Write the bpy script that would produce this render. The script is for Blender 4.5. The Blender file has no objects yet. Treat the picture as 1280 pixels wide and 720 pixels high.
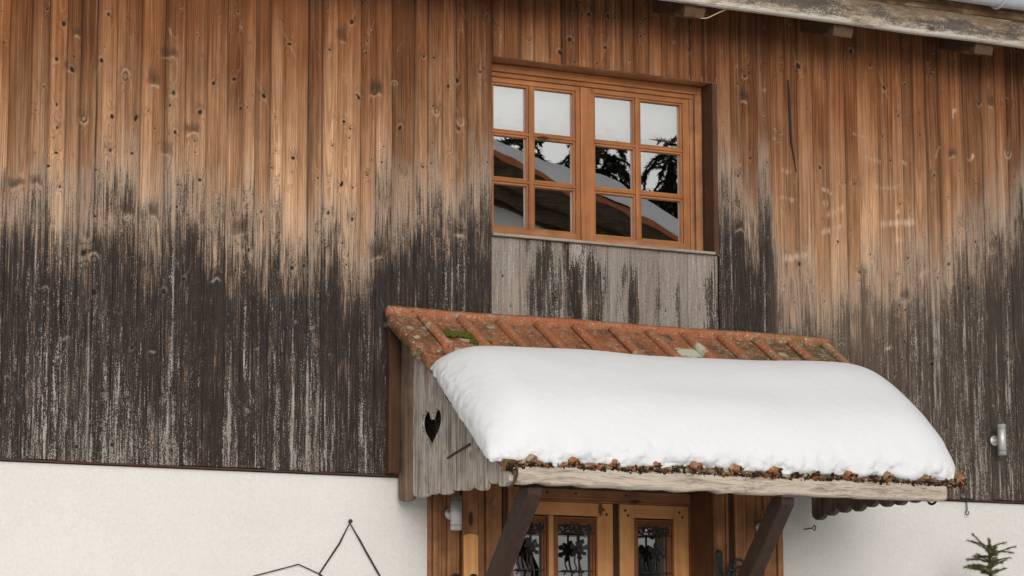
import bpy, bmesh, math, random
import numpy as np
from mathutils import Vector, Matrix
R = math.radians
rng = random.Random(7)
nr = np.random.RandomState(11)
scene = bpy.context.scene
C = scene.collection

# ------------------------------------------------------------------ camera, sky, sun, exposure
GROUND = -3.3
yaw, pitch, roll = 0.47005, 0.15916, -0.00246
fwd = Vector((math.sin(yaw)*math.cos(pitch), math.cos(yaw)*math.cos(pitch), math.sin(pitch)))
rt = Vector((math.cos(yaw), -math.sin(yaw), 0)); up = rt.cross(fwd)
rt2 = rt*math.cos(roll)+up*math.sin(roll); up2 = -rt*math.sin(roll)+up*math.cos(roll)
cd = bpy.data.cameras.new('camera'); cam = bpy.data.objects.new('camera', cd); C.objects.link(cam)
cam.matrix_world = Matrix(((rt2.x, up2.x, -fwd.x, -6.26089), (rt2.y, up2.y, -fwd.y, -12.32388), (rt2.z, up2.z, -fwd.z, -2.21884), (0, 0, 0, 1)))
cd.sensor_width = 36; cd.lens = 3400/1280*36; cd.clip_end = 2000
scene.camera = cam

SUN_EL, SUN_AZ = 17, 192        # azimuth: compass-like angle of the sun around +Z measured from +Y
world = bpy.data.worlds.new('World'); scene.world = world; world.use_nodes = True
wt = world.node_tree; wt.nodes.clear()
sky = wt.nodes.new('ShaderNodeTexSky'); sky.sky_type = 'NISHITA'; sky.sun_disc = False
sky.sun_elevation = R(SUN_EL); sky.sun_rotation = R(SUN_AZ); sky.dust_density = 4; sky.air_density = 1.2
hs = wt.nodes.new('ShaderNodeHueSaturation'); hs.inputs['Saturation'].default_value = 0.08
bg = wt.nodes.new('ShaderNodeBackground'); bg.inputs['Strength'].default_value = 0.15
wo = wt.nodes.new('ShaderNodeOutputWorld')
wt.links.new(sky.outputs[0], hs.inputs['Color']); wt.links.new(hs.outputs[0], bg.inputs['Color']); wt.links.new(bg.outputs[0], wo.inputs['Surface'])
sl = bpy.data.lights.new('sun', 'SUN'); sl.energy = 0.9; sl.angle = R(42); sl.color = (1, .965, .92)
so = bpy.data.objects.new('sun', sl); C.objects.link(so)
sd = Vector((math.sin(R(SUN_AZ))*math.cos(R(SUN_EL)), math.cos(R(SUN_AZ))*math.cos(R(SUN_EL)), math.sin(R(SUN_EL))))
so.rotation_euler = sd.to_track_quat('Z', 'Y').to_euler(); so.location = (-8, -14, 12)
scene.view_settings.view_transform = 'Standard'; scene.view_settings.look = 'None'
scene.view_settings.exposure = -0.31; scene.view_settings.gamma = 1; scene.view_settings.use_curve_mapping = False

# ------------------------------------------------------------------ shader helpers
class S:
    """a node socket with arithmetic"""
    def __init__(s, nt, sock): s.nt, s.k = nt, sock
    def _m(s, op, *a, clamp=False):
        n = s.nt.nodes.new('ShaderNodeMath'); n.operation = op; n.use_clamp = clamp
        for i, v in enumerate((s,)+a):
            if isinstance(v, S): s.nt.links.new(v.k, n.inputs[i])
            else: n.inputs[i].default_value = v
        return S(s.nt, n.outputs[0])
    def __add__(s, o): return s._m('ADD', o)
    __radd__ = __add__
    def __sub__(s, o): return s._m('SUBTRACT', o)
    def __mul__(s, o): return s._m('MULTIPLY', o)
    __rmul__ = __mul__
    def __truediv__(s, o): return s._m('DIVIDE', o)
    def rsub(s, c): return (s*-1)+c
    def sin(s): return s._m('SINE')
    def pow(s, e): return s._m('POWER', e)
    def max(s, e): return s._m('MAXIMUM', e)
    def min(s, e): return s._m('MINIMUM', e)
    def clamp(s): return s._m('ADD', 0.0, clamp=True)
    def step(s, a, b):
        n = s.nt.nodes.new('ShaderNodeMapRange'); n.interpolation_type = 'SMOOTHSTEP'
        s.nt.links.new(s.k, n.inputs[0]); n.inputs[1].default_value = a; n.inputs[2].default_value = b
        return S(s.nt, n.outputs[0])

class Mat:
    def __init__(s, name, rough=.8, spec=.3):
        s.m = bpy.data.materials.new(name); s.m.use_nodes = True; s.nt = s.m.node_tree; s.nt.nodes.clear()
        s.b = s.nt.nodes.new('ShaderNodeBsdfPrincipled'); o = s.nt.nodes.new('ShaderNodeOutputMaterial')
        s.nt.links.new(s.b.outputs[0], o.inputs[0]); s.b.inputs['Roughness'].default_value = rough
        s.b.inputs['Specular IOR Level'].default_value = spec
        t = s.nt.nodes.new('ShaderNodeTexCoord'); s.co = t.outputs['Object']; s._xyz = None
    def xyz(s):
        if not s._xyz:
            n = s.nt.nodes.new('ShaderNodeSeparateXYZ'); s.nt.links.new(s.co, n.inputs[0]); s._xyz = [S(s.nt, o) for o in n.outputs]
        return s._xyz
    def vec(s, x, y, z):
        n = s.nt.nodes.new('ShaderNodeCombineXYZ')
        for i, v in enumerate((x, y, z)):
            if isinstance(v, S): s.nt.links.new(v.k, n.inputs[i])
            else: n.inputs[i].default_value = v
        return n.outputs[0]
    def noise(s, scale, detail=3, rough=.55, off=None, dist=0):
        """scale: (sx, sy, sz) stretch of the object coordinates"""
        x, y, z = s.xyz()
        v = [x*scale[0], y*scale[1], z*scale[2]]
        if off is not None: v[1] = v[1]+off
        n = s.nt.nodes.new('ShaderNodeTexNoise'); s.nt.links.new(s.vec(*v), n.inputs['Vector'])
        n.inputs['Scale'].default_value = 1; n.inputs['Detail'].default_value = detail; n.inputs['Roughness'].default_value = rough
        n.inputs['Distortion'].default_value = dist
        return S(s.nt, n.outputs['Fac'])
    def voro(s, scale, feature='F1', rnd=1):
        x, y, z = s.xyz()
        n = s.nt.nodes.new('ShaderNodeTexVoronoi'); s.nt.links.new(s.vec(x*scale[0], y*scale[1], z*scale[2]), n.inputs['Vector'])
        n.inputs['Scale'].default_value = 1; n.feature = feature; n.inputs['Randomness'].default_value = rnd
        return S(s.nt, n.outputs['Distance']), n.outputs['Color'] if feature == 'F1' else None
    def attr(s, name):
        n = s.nt.nodes.new('ShaderNodeAttribute'); n.attribute_name = name; return S(s.nt, n.outputs['Fac'])
    def attrcol(s, name):
        n = s.nt.nodes.new('ShaderNodeAttribute'); n.attribute_name = name; return n.outputs['Color']
    def sep(s, col):
        n = s.nt.nodes.new('ShaderNodeSeparateColor'); s.nt.links.new(col, n.inputs[0]); return [S(s.nt, o) for o in n.outputs]
    def mix(s, a, b, f, mode='MIX'):
        n = s.nt.nodes.new('ShaderNodeMix'); n.data_type = 'RGBA'; n.blend_type = mode; n.clamp_factor = True
        for sock, v in ((n.inputs[6], a), (n.inputs[7], b)):
            if isinstance(v, tuple): sock.default_value = v+(1,)
            else: s.nt.links.new(v, sock)
        if isinstance(f, S): s.nt.links.new(f.k, n.inputs[0])
        else: n.inputs[0].default_value = f
        return n.outputs[2]
    def gain(s, col, f):
        """multiply a colour by a scalar socket"""
        n = s.nt.nodes.new('ShaderNodeVectorMath'); n.operation = 'SCALE'
        s.nt.links.new(col, n.inputs[0]); s.nt.links.new(f.k, n.inputs['Scale']); return n.outputs[0]
    def color(s, col):
        if isinstance(col, tuple): s.b.inputs['Base Color'].default_value = col+(1,)
        else: s.nt.links.new(col, s.b.inputs['Base Color'])
    def bump(s, h, dist=.002, strength=1):
        n = s.nt.nodes.new('ShaderNodeBump'); n.inputs['Distance'].default_value = dist; n.inputs['Strength'].default_value = strength
        s.nt.links.new(h.k, n.inputs['Height']); s.nt.links.new(n.outputs[0], s.b.inputs['Normal'])
    def rough(s, f): s.nt.links.new(f.k, s.b.inputs['Roughness'])

def ax(axis, long, across):
    return {'X': (long, across, across), 'Y': (across, long, across), 'Z': (across, across, long)}[axis]

def wood(name, axis, light, dark, fine=180, streak=.6, weather=None, wamt=.5, rough=.65, blot=.5, knots=True, spec=.3, bump=.0012):
    m = Mat(name, rough, spec)
    n1 = m.noise(ax(axis, 3, fine), 4, .6)
    n2 = m.noise(ax(axis, 1.3, 38), 3, .6, dist=.3)
    n3 = m.noise((9, 9, 9), 3)
    f = ((n2-.5)*1.5+.5+(n1-.5)*streak)
    col = m.mix(dark, light, f.clamp())
    col = m.gain(col, ((n3-.5)*blot*1.6+1.0))
    if weather:
        w = ((n3-.5)*1.6+(n2-.5)*1.4+wamt+(n1-.5)*.8).step(.35, .75)
        col = m.mix(col, weather, w)
    if knots:
        kd, kc = m.voro(ax(axis, 3.2, 9))
        rr = m.sep(kc)[0].step(.62, .66)
        col = m.mix(col, tuple(c*.18 for c in dark), (kd.step(.17, .07)*rr)*.9)
    specks = m.noise(ax(axis, 60, 260), 2).step(.72, .8)
    col = m.mix(col, tuple(c*.3 for c in dark), specks*.7)
    m.color(col); m.bump(n1*.6+n2*.7, bump)
    return m.m

# linear colours
PINE_L, PINE_D = (.40, .158, .052), (.19, .066, .020)
M = {}
for a in 'XZ':
    M['pine'+a] = wood('varnished_pine_'+a, a, PINE_L, PINE_D, rough=.5)
    M['oldpine'+a] = wood('aged_brown_pine_'+a, a, (.42, .19, .078), (.15, .057, .021), rough=.6, blot=.9)
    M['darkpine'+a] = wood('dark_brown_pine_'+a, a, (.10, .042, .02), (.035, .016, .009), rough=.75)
for a in 'XZ': M['doorpine'+a] = wood('golden_door_pine_'+a, a, (.84, .43, .165), (.58, .25, .085), rough=.45, blot=.4)
M['brace'] = wood('blackened_brown_beam', 'Z', (.062, .034, .022), (.022, .013, .009), rough=.7, knots=False)
M['panel'] = wood('weathered_grey_board', 'Z', (.66, .59, .52), (.10, .075, .056), fine=150, streak=2.6, weather=(.22, .15, .10), wamt=.22, rough=.9, blot=.8)
M['panelbrown'] = wood('weathered_brown_board', 'Z', (.30, .20, .135), (.06, .036, .024), fine=160, streak=2.0, rough=.9, blot=.8)
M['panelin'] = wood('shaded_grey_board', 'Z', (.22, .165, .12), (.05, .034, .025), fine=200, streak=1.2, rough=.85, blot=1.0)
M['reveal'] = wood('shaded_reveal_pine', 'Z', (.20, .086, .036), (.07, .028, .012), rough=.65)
M['soffit'] = wood('soffit_board', 'X', (.16, .085, .045), (.06, .03, .018), rough=.8)
M['sill'] = wood('weathered_sill', 'X', (.42, .35, .28), (.2, .15, .11), rough=.9)
M['tail'] = wood('rafter_tail_wood', 'Y', (.17, .082, .036), (.04, .024, .016), rough=.85, blot=1.2, weather=(.07, .05, .04), wamt=.35)

def beam_mat():
    m = Mat('whitewashed_split_beam', .9, .2)
    n2 = m.noise((3, 30, 26), 4, .6, dist=1.2); n1 = m.noise((8, 150, 150), 4, .6, dist=.6); n3 = m.noise((5, 12, 14), 3)
    col = m.mix((.16, .112, .078), (.53, .45, .365), (n2*.8+n1*.7-.25).step(.22, .62))
    col = m.mix(col, (.10, .065, .045), (n1*.7+n3*.4).step(.60, .70)*.8)
    kd, kc = m.voro((4, 8, 14)); rr = m.sep(kc)[0].step(.6, .64)
    col = m.mix(col, (.03, .022, .018), kd.step(.16, .08)*rr)
    col = m.mix(col, (.26, .27, .08), m.noise((7, 30, 30), 3).step(.70, .78)*.7)
    m.color(col); m.bump(n2+n1*.7, .006); return m.m
M['beam'] = beam_mat()

def fascia_mat():
    m = Mat('lichen_speckled_eave_board', .9, .2)
    x, y, z = m.xyz()
    g = ((z-1.53)/.14)                      # 0 at the bottom edge of the board, 1 at its top
    n1 = m.noise((16, 120, 90), 4, .65); n2 = m.noise((3, 25, 22), 4, .6, dist=.6); n3 = m.noise((110, 110, 130), 4, .75); n4 = m.noise((260, 260, 260), 3, .7)
    nb = m.noise((5, 12, 14), 4, .65)
    col = m.mix((.18, .125, .075), (.46, .40, .325), (n2*.9+(g*-.45)+.22+(n1-.5)*1.1+(nb-.5)*.9).step(.2, .8))
    col = m.gain(col, (n4-.5)*1.3+(n3-.5)*.9+1)
    dk = (n3*.75+n4*.5+(nb-.5)*1.0-(g-.45)._m('ABSOLUTE')*.30).step(.53, .66)
    col = m.mix(col, (.05, .040, .034), dk*.85)
    col = m.mix(col, (.58, .53, .46), (g*-1.0+.16+(nb-.5)*.8+(n1-.5)*.5).step(0, .2)*.75)
    col = m.mix(col, (.58, .42, .27), (g+(n2-.5)*.4+(n1-.5)*.2).step(.92, 1.0)*.85)  # light on the upper edge, painted as a pale strip
    kd, kc = m.voro((4.5, 8, 9)); rr = m.sep(kc)[0].step(.5, .55)
    col = m.mix(col, (.05, .035, .025), (kd+(n3-.5)*.25).step(.16, .06)*rr*.85)
    m.color(col); m.bump(n1+n3*.8, .004); return m.m
M['fascia'] = fascia_mat()
M['eaveboard'] = wood('brown_eave_board', 'X', (.22, .125, .055), (.07, .038, .018), weather=(.33, .24, .15), wamt=.32, rough=.9, blot=1.1)

def stucco_mat():
    m = Mat('cream_roughcast', .95, .15)
    n1 = m.noise((70, 70, 70), 4, .6); n2 = m.noise((26, 26, 34), 3, .6, dist=.8); n3 = m.noise((1.6, 1.6, 1.9), 3)
    col = m.mix((.625, .595, .55), (.715, .69, .65), (n3*.9+.05).clamp())
    col = m.gain(col, (n1-.5)*.22+(n2-.5)*.10+1)
    sp = m.noise((22, 22, 22), 2).step(.76, .82)
    col = m.mix(col, (.36, .30, .24), sp*.2)
    m.color(col); m.bump(n1*.7+n2, .0045); return m.m
M['stucco'] = stucco_mat()

def tile_mat():
    m = Mat('lichened_clay_tile', .85, .25)
    x, y, z = m.xyz()
    n1 = m.noise((40, 40, 40), 4, .65); n2 = m.noise((7, 7, 7), 4, .6); n3 = m.noise((120, 120, 120), 3, .6); n4 = m.noise((16, 8, 12), 4, .65)
    mossy = m.attr('mossy'); rib = m.attr('rib')
    col = m.mix((.23, .083, .038), (.53, .180, .078), (n2*.9+n1*.7+rib*.2-.50).clamp())
    n5 = m.noise((75, 75, 75), 4, .75); col = m.gain(col, (n3-.5)*1.2+(n5-.5)*1.6+1)
    col = m.mix(col, (.055, .035, .02), (n5+n1*.3).step(.70, .80)*.8); col = m.mix(col, (.40, .30, .2), (n5*.8+n3*.3).step(.40, .32)*.5)
    # dark algae film, mostly in the pans
    al = (n4*.9+n1*.5+mossy*.2-rib*.30).step(.62, .92)
    col = m.mix(col, (.060, .043, .024), al*.9)
    col = m.mix(col, (.045, .032, .02), (m.attr('joint')*((n4-.5)*1.2+(n1-.5)*1.0+1.0)).clamp()*.9)  # dirt lines beside the ribs that also paint in the ribs' shadow
    n6 = m.noise((150, 150, 150), 4, .7); n7 = m.noise((22, 22, 22), 3, .6)
    col = m.mix(col, (.36, .33, .24), (n6+(n7-.5)*.9+mossy*.08).step(.60, .70)*.75)
    col = m.mix(col, (.050, .040, .022), (n6*-1+1+(n7-.5)*.8+mossy*.06).step(.62, .72)*.75)
    warp = (n3-.5)*.5+(n1-.5)*.5
    lv, lc = m.voro((38, 38, 38)); keep = m.sep(lc)[0]
    spot = (lv+warp*.6).step(.36, .22)*(keep+mossy*.25+(n2-.5)*1.2).step(.80, .9)
    col = m.mix(col, (.42, .38, .30), (spot*(n3.step(.3, .55)))*.85)
    lv2, lc2 = m.voro((12, 12, 12)); k2 = m.sep(lc2)[1]
    sp2 = (lv2+warp*.9).step(.42, .22)*(k2+mossy*.30).step(.86, .98)
    col = m.mix(col, (.40, .40, .27), sp2*(n3.step(.25, .5))*.9)
    xx, yy, zz = m.xyz(); big = (((xx-.93)*(xx-.93)*.5+(yy+.24)*(yy+.24)*2.2)*120+(n1-.5)*2.2+(n3-.5)*1.2).step(.75, .35)
    col = m.mix(col, (.47, .48, .35), big*(n3.step(.25, .45)))
    ol = (n1*.6+n4*.5).step(.52, .66)*mossy
    col = m.mix(col, (.15, .13, .04), ol.clamp()*.7)
    m.color(col); m.bump(n1*.3+n3*.6+spot*.8, .0025); return m.m
M['tile'] = tile_mat()

def snow_mat(name, a, b):
    m = Mat(name, .7, .2)
    n1 = m.noise((6, 6, 6), 4, .55); n2 = m.noise((60, 60, 60), 4, .65); n3 = m.noise((260, 260, 260), 2)
    m.color(m.mix(a, b, n1))
    m.bump(n1*.8+n2*.3+n3*.15, .010, .45)
    m.b.inputs['Subsurface Weight'].default_value = .25; m.b.inputs['Subsurface Radius'].default_value = (.03, .035, .04); m.b.inputs['Subsurface Scale'].default_value = .5
    return m.m
M['snow'] = snow_mat('settled_snow', (.735, .74, .75), (.765, .77, .775)); M['fresh'] = snow_mat('fresh_yard_snow', (.87, .875, .88), (.90, .90, .90))

def simple(name, col, rough=.6, metal=0, var=.25, scale=30, spec=.4, bump=0):
    m = Mat(name, rough, spec); n = m.noise((scale,)*3, 4, .6)
    m.color(m.gain(m.mix(col, col, 0.5), (n-.5)*2*var+1)); m.b.inputs['Metallic'].default_value = metal
    if bump: m.bump(n, bump)
    return m.m
M['iron'] = simple('wrought_iron', (.022, .019, .018), .55, 0, .4, 60, .5, .001)
M['rust'] = simple('rusty_rod', (.06, .03, .02), .8, 0, .5, 50, .3, .001)
M['wire'] = simple('dark_wire', (.03, .024, .02), .6, 0, .3, 40)
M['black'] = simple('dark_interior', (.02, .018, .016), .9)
M['moss'] = simple('cushion_moss', (.085, .09, .014), .95, 0, .7, 160, .1, .004)
M['bark'] = simple('spruce_bark', (.10, .07, .045), .9, 0, .5, 60, .2, .003)
M['pot'] = simple('clay_pot', (.35, .14, .07), .8, 0, .2, 20)
M['soil'] = simple('soil', (.04, .03, .02), .95, 0, .4, 40)
M['gutter'] = simple('grey_zinc', (.55, .58, .60), .38, .35, .08, 12, .5)
M['straw'] = simple('dry_straw', (.45, .33, .2), .8)
M['farwood'] = wood('old_dark_timber', 'X', (.13, .085, .05), (.02, .014, .010), fine=60, rough=.85, blot=1.2, knots=False)
M['farwall'] = simple('white_render', (.88, .87, .84), .9, 0, .04, 3)
M['fartile'] = simple('orange_clay', (.42, .15, .06), .85, 0, .5, 12)
M['farglass'] = simple('dark_window', (.02, .022, .025), .15, 0, .1, 3, .5)

def needle_mat(name, a, b):
    m = Mat(name, .75, .25); n = m.noise((24, 24, 24), 3); t = m.attr('tone')
    m.color(m.mix(a, b, (n*.5+t*.6-.05).clamp())); return m.m
M['needle'] = needle_mat('spruce_needles', (.040, .054, .017), (.16, .17, .06))
M['farneedle'] = needle_mat('dark_conifer', (.008, .014, .006), (.028, .038, .016))

def steel():
    m = Mat('brushed_steel', .3, .5); n = m.noise((500, 500, 4), 3)
    m.color(m.mix((.50, .485, .46), (.66, .645, .62), n)); m.b.inputs['Metallic'].default_value = .55; m.rough(n*.15+.42); return m.m
M['steel'] = steel()

def glass():
    m = bpy.data.materials.new('coated_double_glazing'); m.use_nodes = True; nt = m.node_tree; nt.nodes.clear()
    o = nt.nodes.new('ShaderNodeOutputMaterial'); mx = nt.nodes.new('ShaderNodeMixShader'); t = nt.nodes.new('ShaderNodeBsdfTransparent')
    g = nt.nodes.new('ShaderNodeBsdfGlossy'); g.inputs['Roughness'].default_value = 0.0; g.inputs['Color'].default_value = (1, 1, .98, 1)
    t.inputs['Color'].default_value = (.97, .98, .97, 1)
    mx.inputs[0].default_value = .68
    nt.links.new(t.outputs[0], mx.inputs[1]); nt.links.new(g.outputs[0], mx.inputs[2]); nt.links.new(mx.outputs[0], o.inputs[0])
    tc = nt.nodes.new('ShaderNodeTexCoord'); n = nt.nodes.new('ShaderNodeTexNoise'); n.inputs['Scale'].default_value = 2.2
    b = nt.nodes.new('ShaderNodeBump'); b.inputs['Distance'].default_value = .0006; nt.links.new(tc.outputs['Object'], n.inputs['Vector'])
    nt.links.new(n.outputs['Fac'], b.inputs['Height']); nt.links.new(b.outputs[0], g.inputs['Normal'])
    return m
M['glass'] = glass()

def cladding_mat():
    m = Mat('sun_and_rain_weathered_boards', .85, .2)
    rnd = m.attr('rnd'); w = m.attr('weath'); bl = m.attr('bleach'); ph = m.attr('ring'); kn = m.attr('knot'); rim = m.attr('rim')
    st = m.attr('stain'); sc = m.attr('scuff'); fl = m.attr('flake')
    off = rnd*37.0
    fine = m.noise((260, 1, 3.2), 4, .6, off); mid = m.noise((70, 1, 1.1), 3, .6, off); str2 = m.noise((150, 1, 5), 4, .65, off)
    blot = m.noise((7, 1, 2.2), 3, .6, off); grit = m.noise((230, 1, 70), 3, .65, off); patch = m.noise((26, 1, 5), 4, .65, off)
    ring = (ph*6.2832).sin(); late = (ring+(fine-.5)*1.2).step(.2, 1.0)
    b = (bl+(mid-.5)*.55+(blot-.5)*.5+(fine-.5)*.25).clamp()
    hair = m.noise((420, 1, 4), 3, .7, off); fibre = m.noise((95, 1, 7), 5, .7, off); pep = m.noise((210, 1, 150), 3, .7, off)
    brown = m.mix((.092, .031, .0105), (.22, .080, .027), (mid*.9+rnd*.45-.2).clamp())
    tan = m.mix((.29, .142, .066), (.58, .365, .212), (mid*1.1+rnd*.3-.2).clamp())
    col = m.mix(brown, tan, b)
    col = m.mix(col, (.40, .165, .062), (late*.4+(m.noise((110, 1, 1.0), 2, .5, off)).step(.62, .72)*.5)*(b.rsub(1.15).clamp()))
    col = m.mix(col, (.14, .055, .022), late*.36)
    col = m.gain(col, ((fine-.5)*1.4+(hair-.5)*1.2+(fibre-.5)*1.5)*(b*.75+.30)+(mid-.5)*.5+(blot-.5)*.9+(rnd-.5)*.4+1.04)
    # dark mould and grey bare fibres lower down
    wv = (w+(mid-.5)*.35+(fibre-.5)*1.5+(patch-.5)*.9+(pep-.5)*1.2+(hair-.5)*1.7+late*.15)
    wet = wv.step(.22, .95)
    grime = m.mix((.009, .007, .0062), (.052, .040, .033), (fine*.6+fibre*1.1+blot*.4+(pep-.5)*1.6-.62).clamp())
    bare = m.mix((.10, .078, .062), (.50, .44, .385), (str2*.7+rnd*.3+(hair-.5)*.9+(pep-.5)*1.3+(fibre-.5)*.8-.05).clamp())
    fv = (fl+(fibre-.5)*2.0+(pep-.5)*1.9+(str2-.5)*.6+(grit-.5)*.6+(patch-.5)*.6-late*.12)
    grime = m.mix(grime, bare, fv.step(.60, 1.0)*.95)
    col = m.mix(col, (.60, .42, .28), m.attr('hl')*((pep-.5)*2.0+.75).clamp()*(b*.4+.22))
    col = m.gain(col, m.attr('edge_shade')*-.62+1)  # cupped-board shading painted in as random dark bands along the board edges
    half = m.mix(col, (.40, .31, .235), (w*((fibre-.5)*1.4+1.0)).step(.02, .5)*.62)
    col = m.mix(half, grime, wet*m.attr('wmax'))
    # knots, their smudges and pale rims
    col = m.mix(col, (.035, .022, .015), (st*((fine-.5)*1.6+(hair-.5)*1.2+1.0)).clamp()*.85)
    col = m.mix(col, m.mix((.50, .33, .20), (.40, .33, .26), w.clamp()), (rim*((grit-.5)*2.0+(hair-.5)+1)).clamp()*.8)
    col = m.mix(col, (.018, .012, .009), kn.step(.35, .6)*.95)
    col = m.mix(col, (.60, .44, .32), (sc*(.62+(fibre-.5)*2.2+(hair-.5)*1.2+(patch-.5)*1.4)).step(.20, .85)*.72)
    specks = m.noise((300, 1, 240), 2, .5, off).step(.735, .79)*m.noise((30, 1, 4), 3, .6, off).step(.45, .65)
    col = m.mix(col, (.55, .45, .36), specks*.6)
    m.color(col)
    m.bump(fine*.6+fibre*.8+hair*.4+late*.35-kn*.6+rim*.4, .0035)
    return m.m
M['clad'] = cladding_mat()

# ------------------------------------------------------------------ mesh helpers
class MB:
    def __init__(s): s.v, s.f, s.mi, s.cur = [], [], [], 0
    def mat(s, i): s.cur = i; return s
    def add(s, vs, fs):
        s.mi += [s.cur]*len(fs); o = len(s.v); s.v += [tuple(v) for v in vs]; s.f += [tuple(i+o for i in f) for f in fs]; return s
    def box(s, x0, x1, y0, y1, z0, z1):
        return s.add([(x, y, z) for x in (x0, x1) for y in (y0, y1) for z in (z0, z1)],
                     [(0, 1, 3, 2), (4, 6, 7, 5), (0, 4, 5, 1), (2, 3, 7, 6), (0, 2, 6, 4), (1, 5, 7, 3)])
    def prism(s, pts, axis, a, b):
        """closed 2-D outline extruded along an axis; pts are the other two coordinates in order"""
        def P(p, t): return {'X': (t, p[0], p[1]), 'Y': (p[0], t, p[1]), 'Z': (p[0], p[1], t)}[axis]
        n = len(pts)
        return s.add([P(p, a) for p in pts]+[P(p, b) for p in pts],
                     [tuple(range(n))[::-1], tuple(range(n, 2*n))]+[(i, (i+1) % n, n+(i+1) % n, n+i) for i in range(n)])
    def tube(s, path, r, n=8, closed=False, cap=True):
        path = [Vector(p) for p in path]; L = len(path); rings = []
        rr = r if isinstance(r, (list, tuple)) else [r]*L
        prev = None
        for i, p in enumerate(path):
            a = path[(i-1) % L] if (closed or i) else p; b = path[(i+1) % L] if (closed or i < L-1) else p
            t = (b-a).normalized()
            if prev is None: u = t.orthogonal().normalized()
            else: u = (prev-t*prev.dot(t)).normalized()
            prev = u; w = t.cross(u)
            rings.append([p+(u*math.cos(2*math.pi*k/n)+w*math.sin(2*math.pi*k/n))*rr[i] for k in range(n)])
        fs = []
        for i in range(L if closed else L-1):
            j = (i+1) % L
            fs += [(i*n+k, i*n+(k+1) % n, j*n+(k+1) % n, j*n+k) for k in range(n)]
        if cap and not closed: fs += [tuple(range(n))[::-1], tuple(range((L-1)*n, L*n))]
        return s.add([v for r_ in rings for v in r_], fs)
    def lathe(s, prof, origin=(0, 0, 0), axis='Z', n=24):
        """prof: (radius, height) pairs"""
        o = Vector(origin); vs = []
        for r, h in prof:
            for k in range(n):
                a = 2*math.pi*k/n; c_, s_ = r*math.cos(a), r*math.sin(a)
                vs.append(o+Vector({'Z': (c_, s_, h), 'Y': (c_, h, s_), 'X': (h, c_, s_)}[axis]))
        L = len(prof); fs = []
        for i in range(L-1): fs += [(i*n+k, i*n+(k+1) % n, (i+1)*n+(k+1) % n, (i+1)*n+k) for k in range(n)]
        fs += [tuple(range(n))[::-1], tuple(range((L-1)*n, L*n))]
        return s.add(vs, fs)
    def build(s, name, mat, parent=None, bevel=0, smooth=False, seg=2):
        me = bpy.data.meshes.new(name); me.from_pydata(s.v, [], s.f); me.polygons.foreach_set('material_index', s.mi)
        bm = bmesh.new(); bm.from_mesh(me); bmesh.ops.recalc_face_normals(bm, faces=bm.faces); bm.to_mesh(me); bm.free()
        for m in (mat if isinstance(mat, list) else [mat]): me.materials.append(m)
        o = bpy.data.objects.new(name, me); C.objects.link(o)
        if parent: o.parent = parent
        if smooth: me.polygons.foreach_set('use_smooth', [True]*len(me.polygons))
        if bevel:
            b = o.modifiers.new('bevel', 'BEVEL'); b.width = bevel; b.segments = seg; b.limit_method = 'ANGLE'; b.angle_limit = R(40)
        return o

def tag(o, label=None, cat=None, group=None, kind=None):
    if label: o['label'] = label
    if cat: o['category'] = cat
    if group: o['group'] = group
    if kind: o['kind'] = kind
    return o
def thing(name, label, cat, loc=(0, 0, 0), group=None):
    o = bpy.data.objects.new(name, None); C.objects.link(o); o.location = loc
    return tag(o, label, cat, group)
def rel(o, loc):
    """child meshes are modelled in world coordinates; shift them into the frame of their Empty at loc"""
    me = o.data; me.transform(Matrix.Translation(-Vector(loc))); return o
def grid_mesh(name, P, mat, parent=None, attrs=None, smooth=True, mask=None):
    """P: (nu, nv, 3) array of points -> one quad sheet"""
    nu, nv, _ = P.shape
    idx = np.arange(nu*nv).reshape(nu, nv)
    q = np.stack([idx[:-1, :-1], idx[1:, :-1], idx[1:, 1:], idx[:-1, 1:]], -1)
    q = q[mask] if mask is not None else q.reshape(-1, 4)
    me = bpy.data.meshes.new(name); me.vertices.add(nu*nv); me.vertices.foreach_set('co', P.reshape(-1).astype(np.float32))
    nq = len(q); me.loops.add(nq*4); me.loops.foreach_set('vertex_index', q.reshape(-1).astype(np.int32))
    me.polygons.add(nq); me.polygons.foreach_set('loop_start', np.arange(0, nq*4, 4, dtype=np.int32)); me.polygons.foreach_set('loop_total', np.full(nq, 4, dtype=np.int32))
    me.update(calc_edges=True); me.validate()
    me.polygons.foreach_set('use_smooth', np.full(nq, smooth))
    for k, a in (attrs or {}).items():
        at = me.attributes.new(k, 'FLOAT', 'POINT'); at.data.foreach_set('value', a.reshape(-1).astype(np.float32))
    me.materials.append(mat); o = bpy.data.objects.new(name, me); C.objects.link(o)
    if parent: o.parent = parent
    return o
def sm(x, a, b):
    t = np.clip((x-a)/(b-a), 0, 1); return t*t*(3-2*t)

# ------------------------------------------------------------------ the ground
g = MB()
n = 40
gs = np.sign(np.linspace(-1, 1, n))*np.abs(np.linspace(-1, 1, n))**3*900
GX, GY = np.meshgrid(gs, gs, indexing='ij')
GZ = np.full_like(GX, GROUND)+.05*np.sin(GX*.7)*np.sin(GY*.6)*(np.hypot(GX, GY) > 8)
tag(grid_mesh('ground', np.stack([GX, GY, GZ], -1), M['fresh']), 'snow covered yard in front of the house', kind='structure')

# ------------------------------------------------------------------ the house
HX0, HX1 = -5.2, 6.2
house = thing('timber_house', 'alpine house with weathered brown and black plank upper wall over cream plaster', 'house')
WX0, WX1, WZ0, WZ1 = -.113, 1.25, .262, 1.214      # window opening
CB, CT = -.987, 1.78                               # cladding bottom and top

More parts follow.
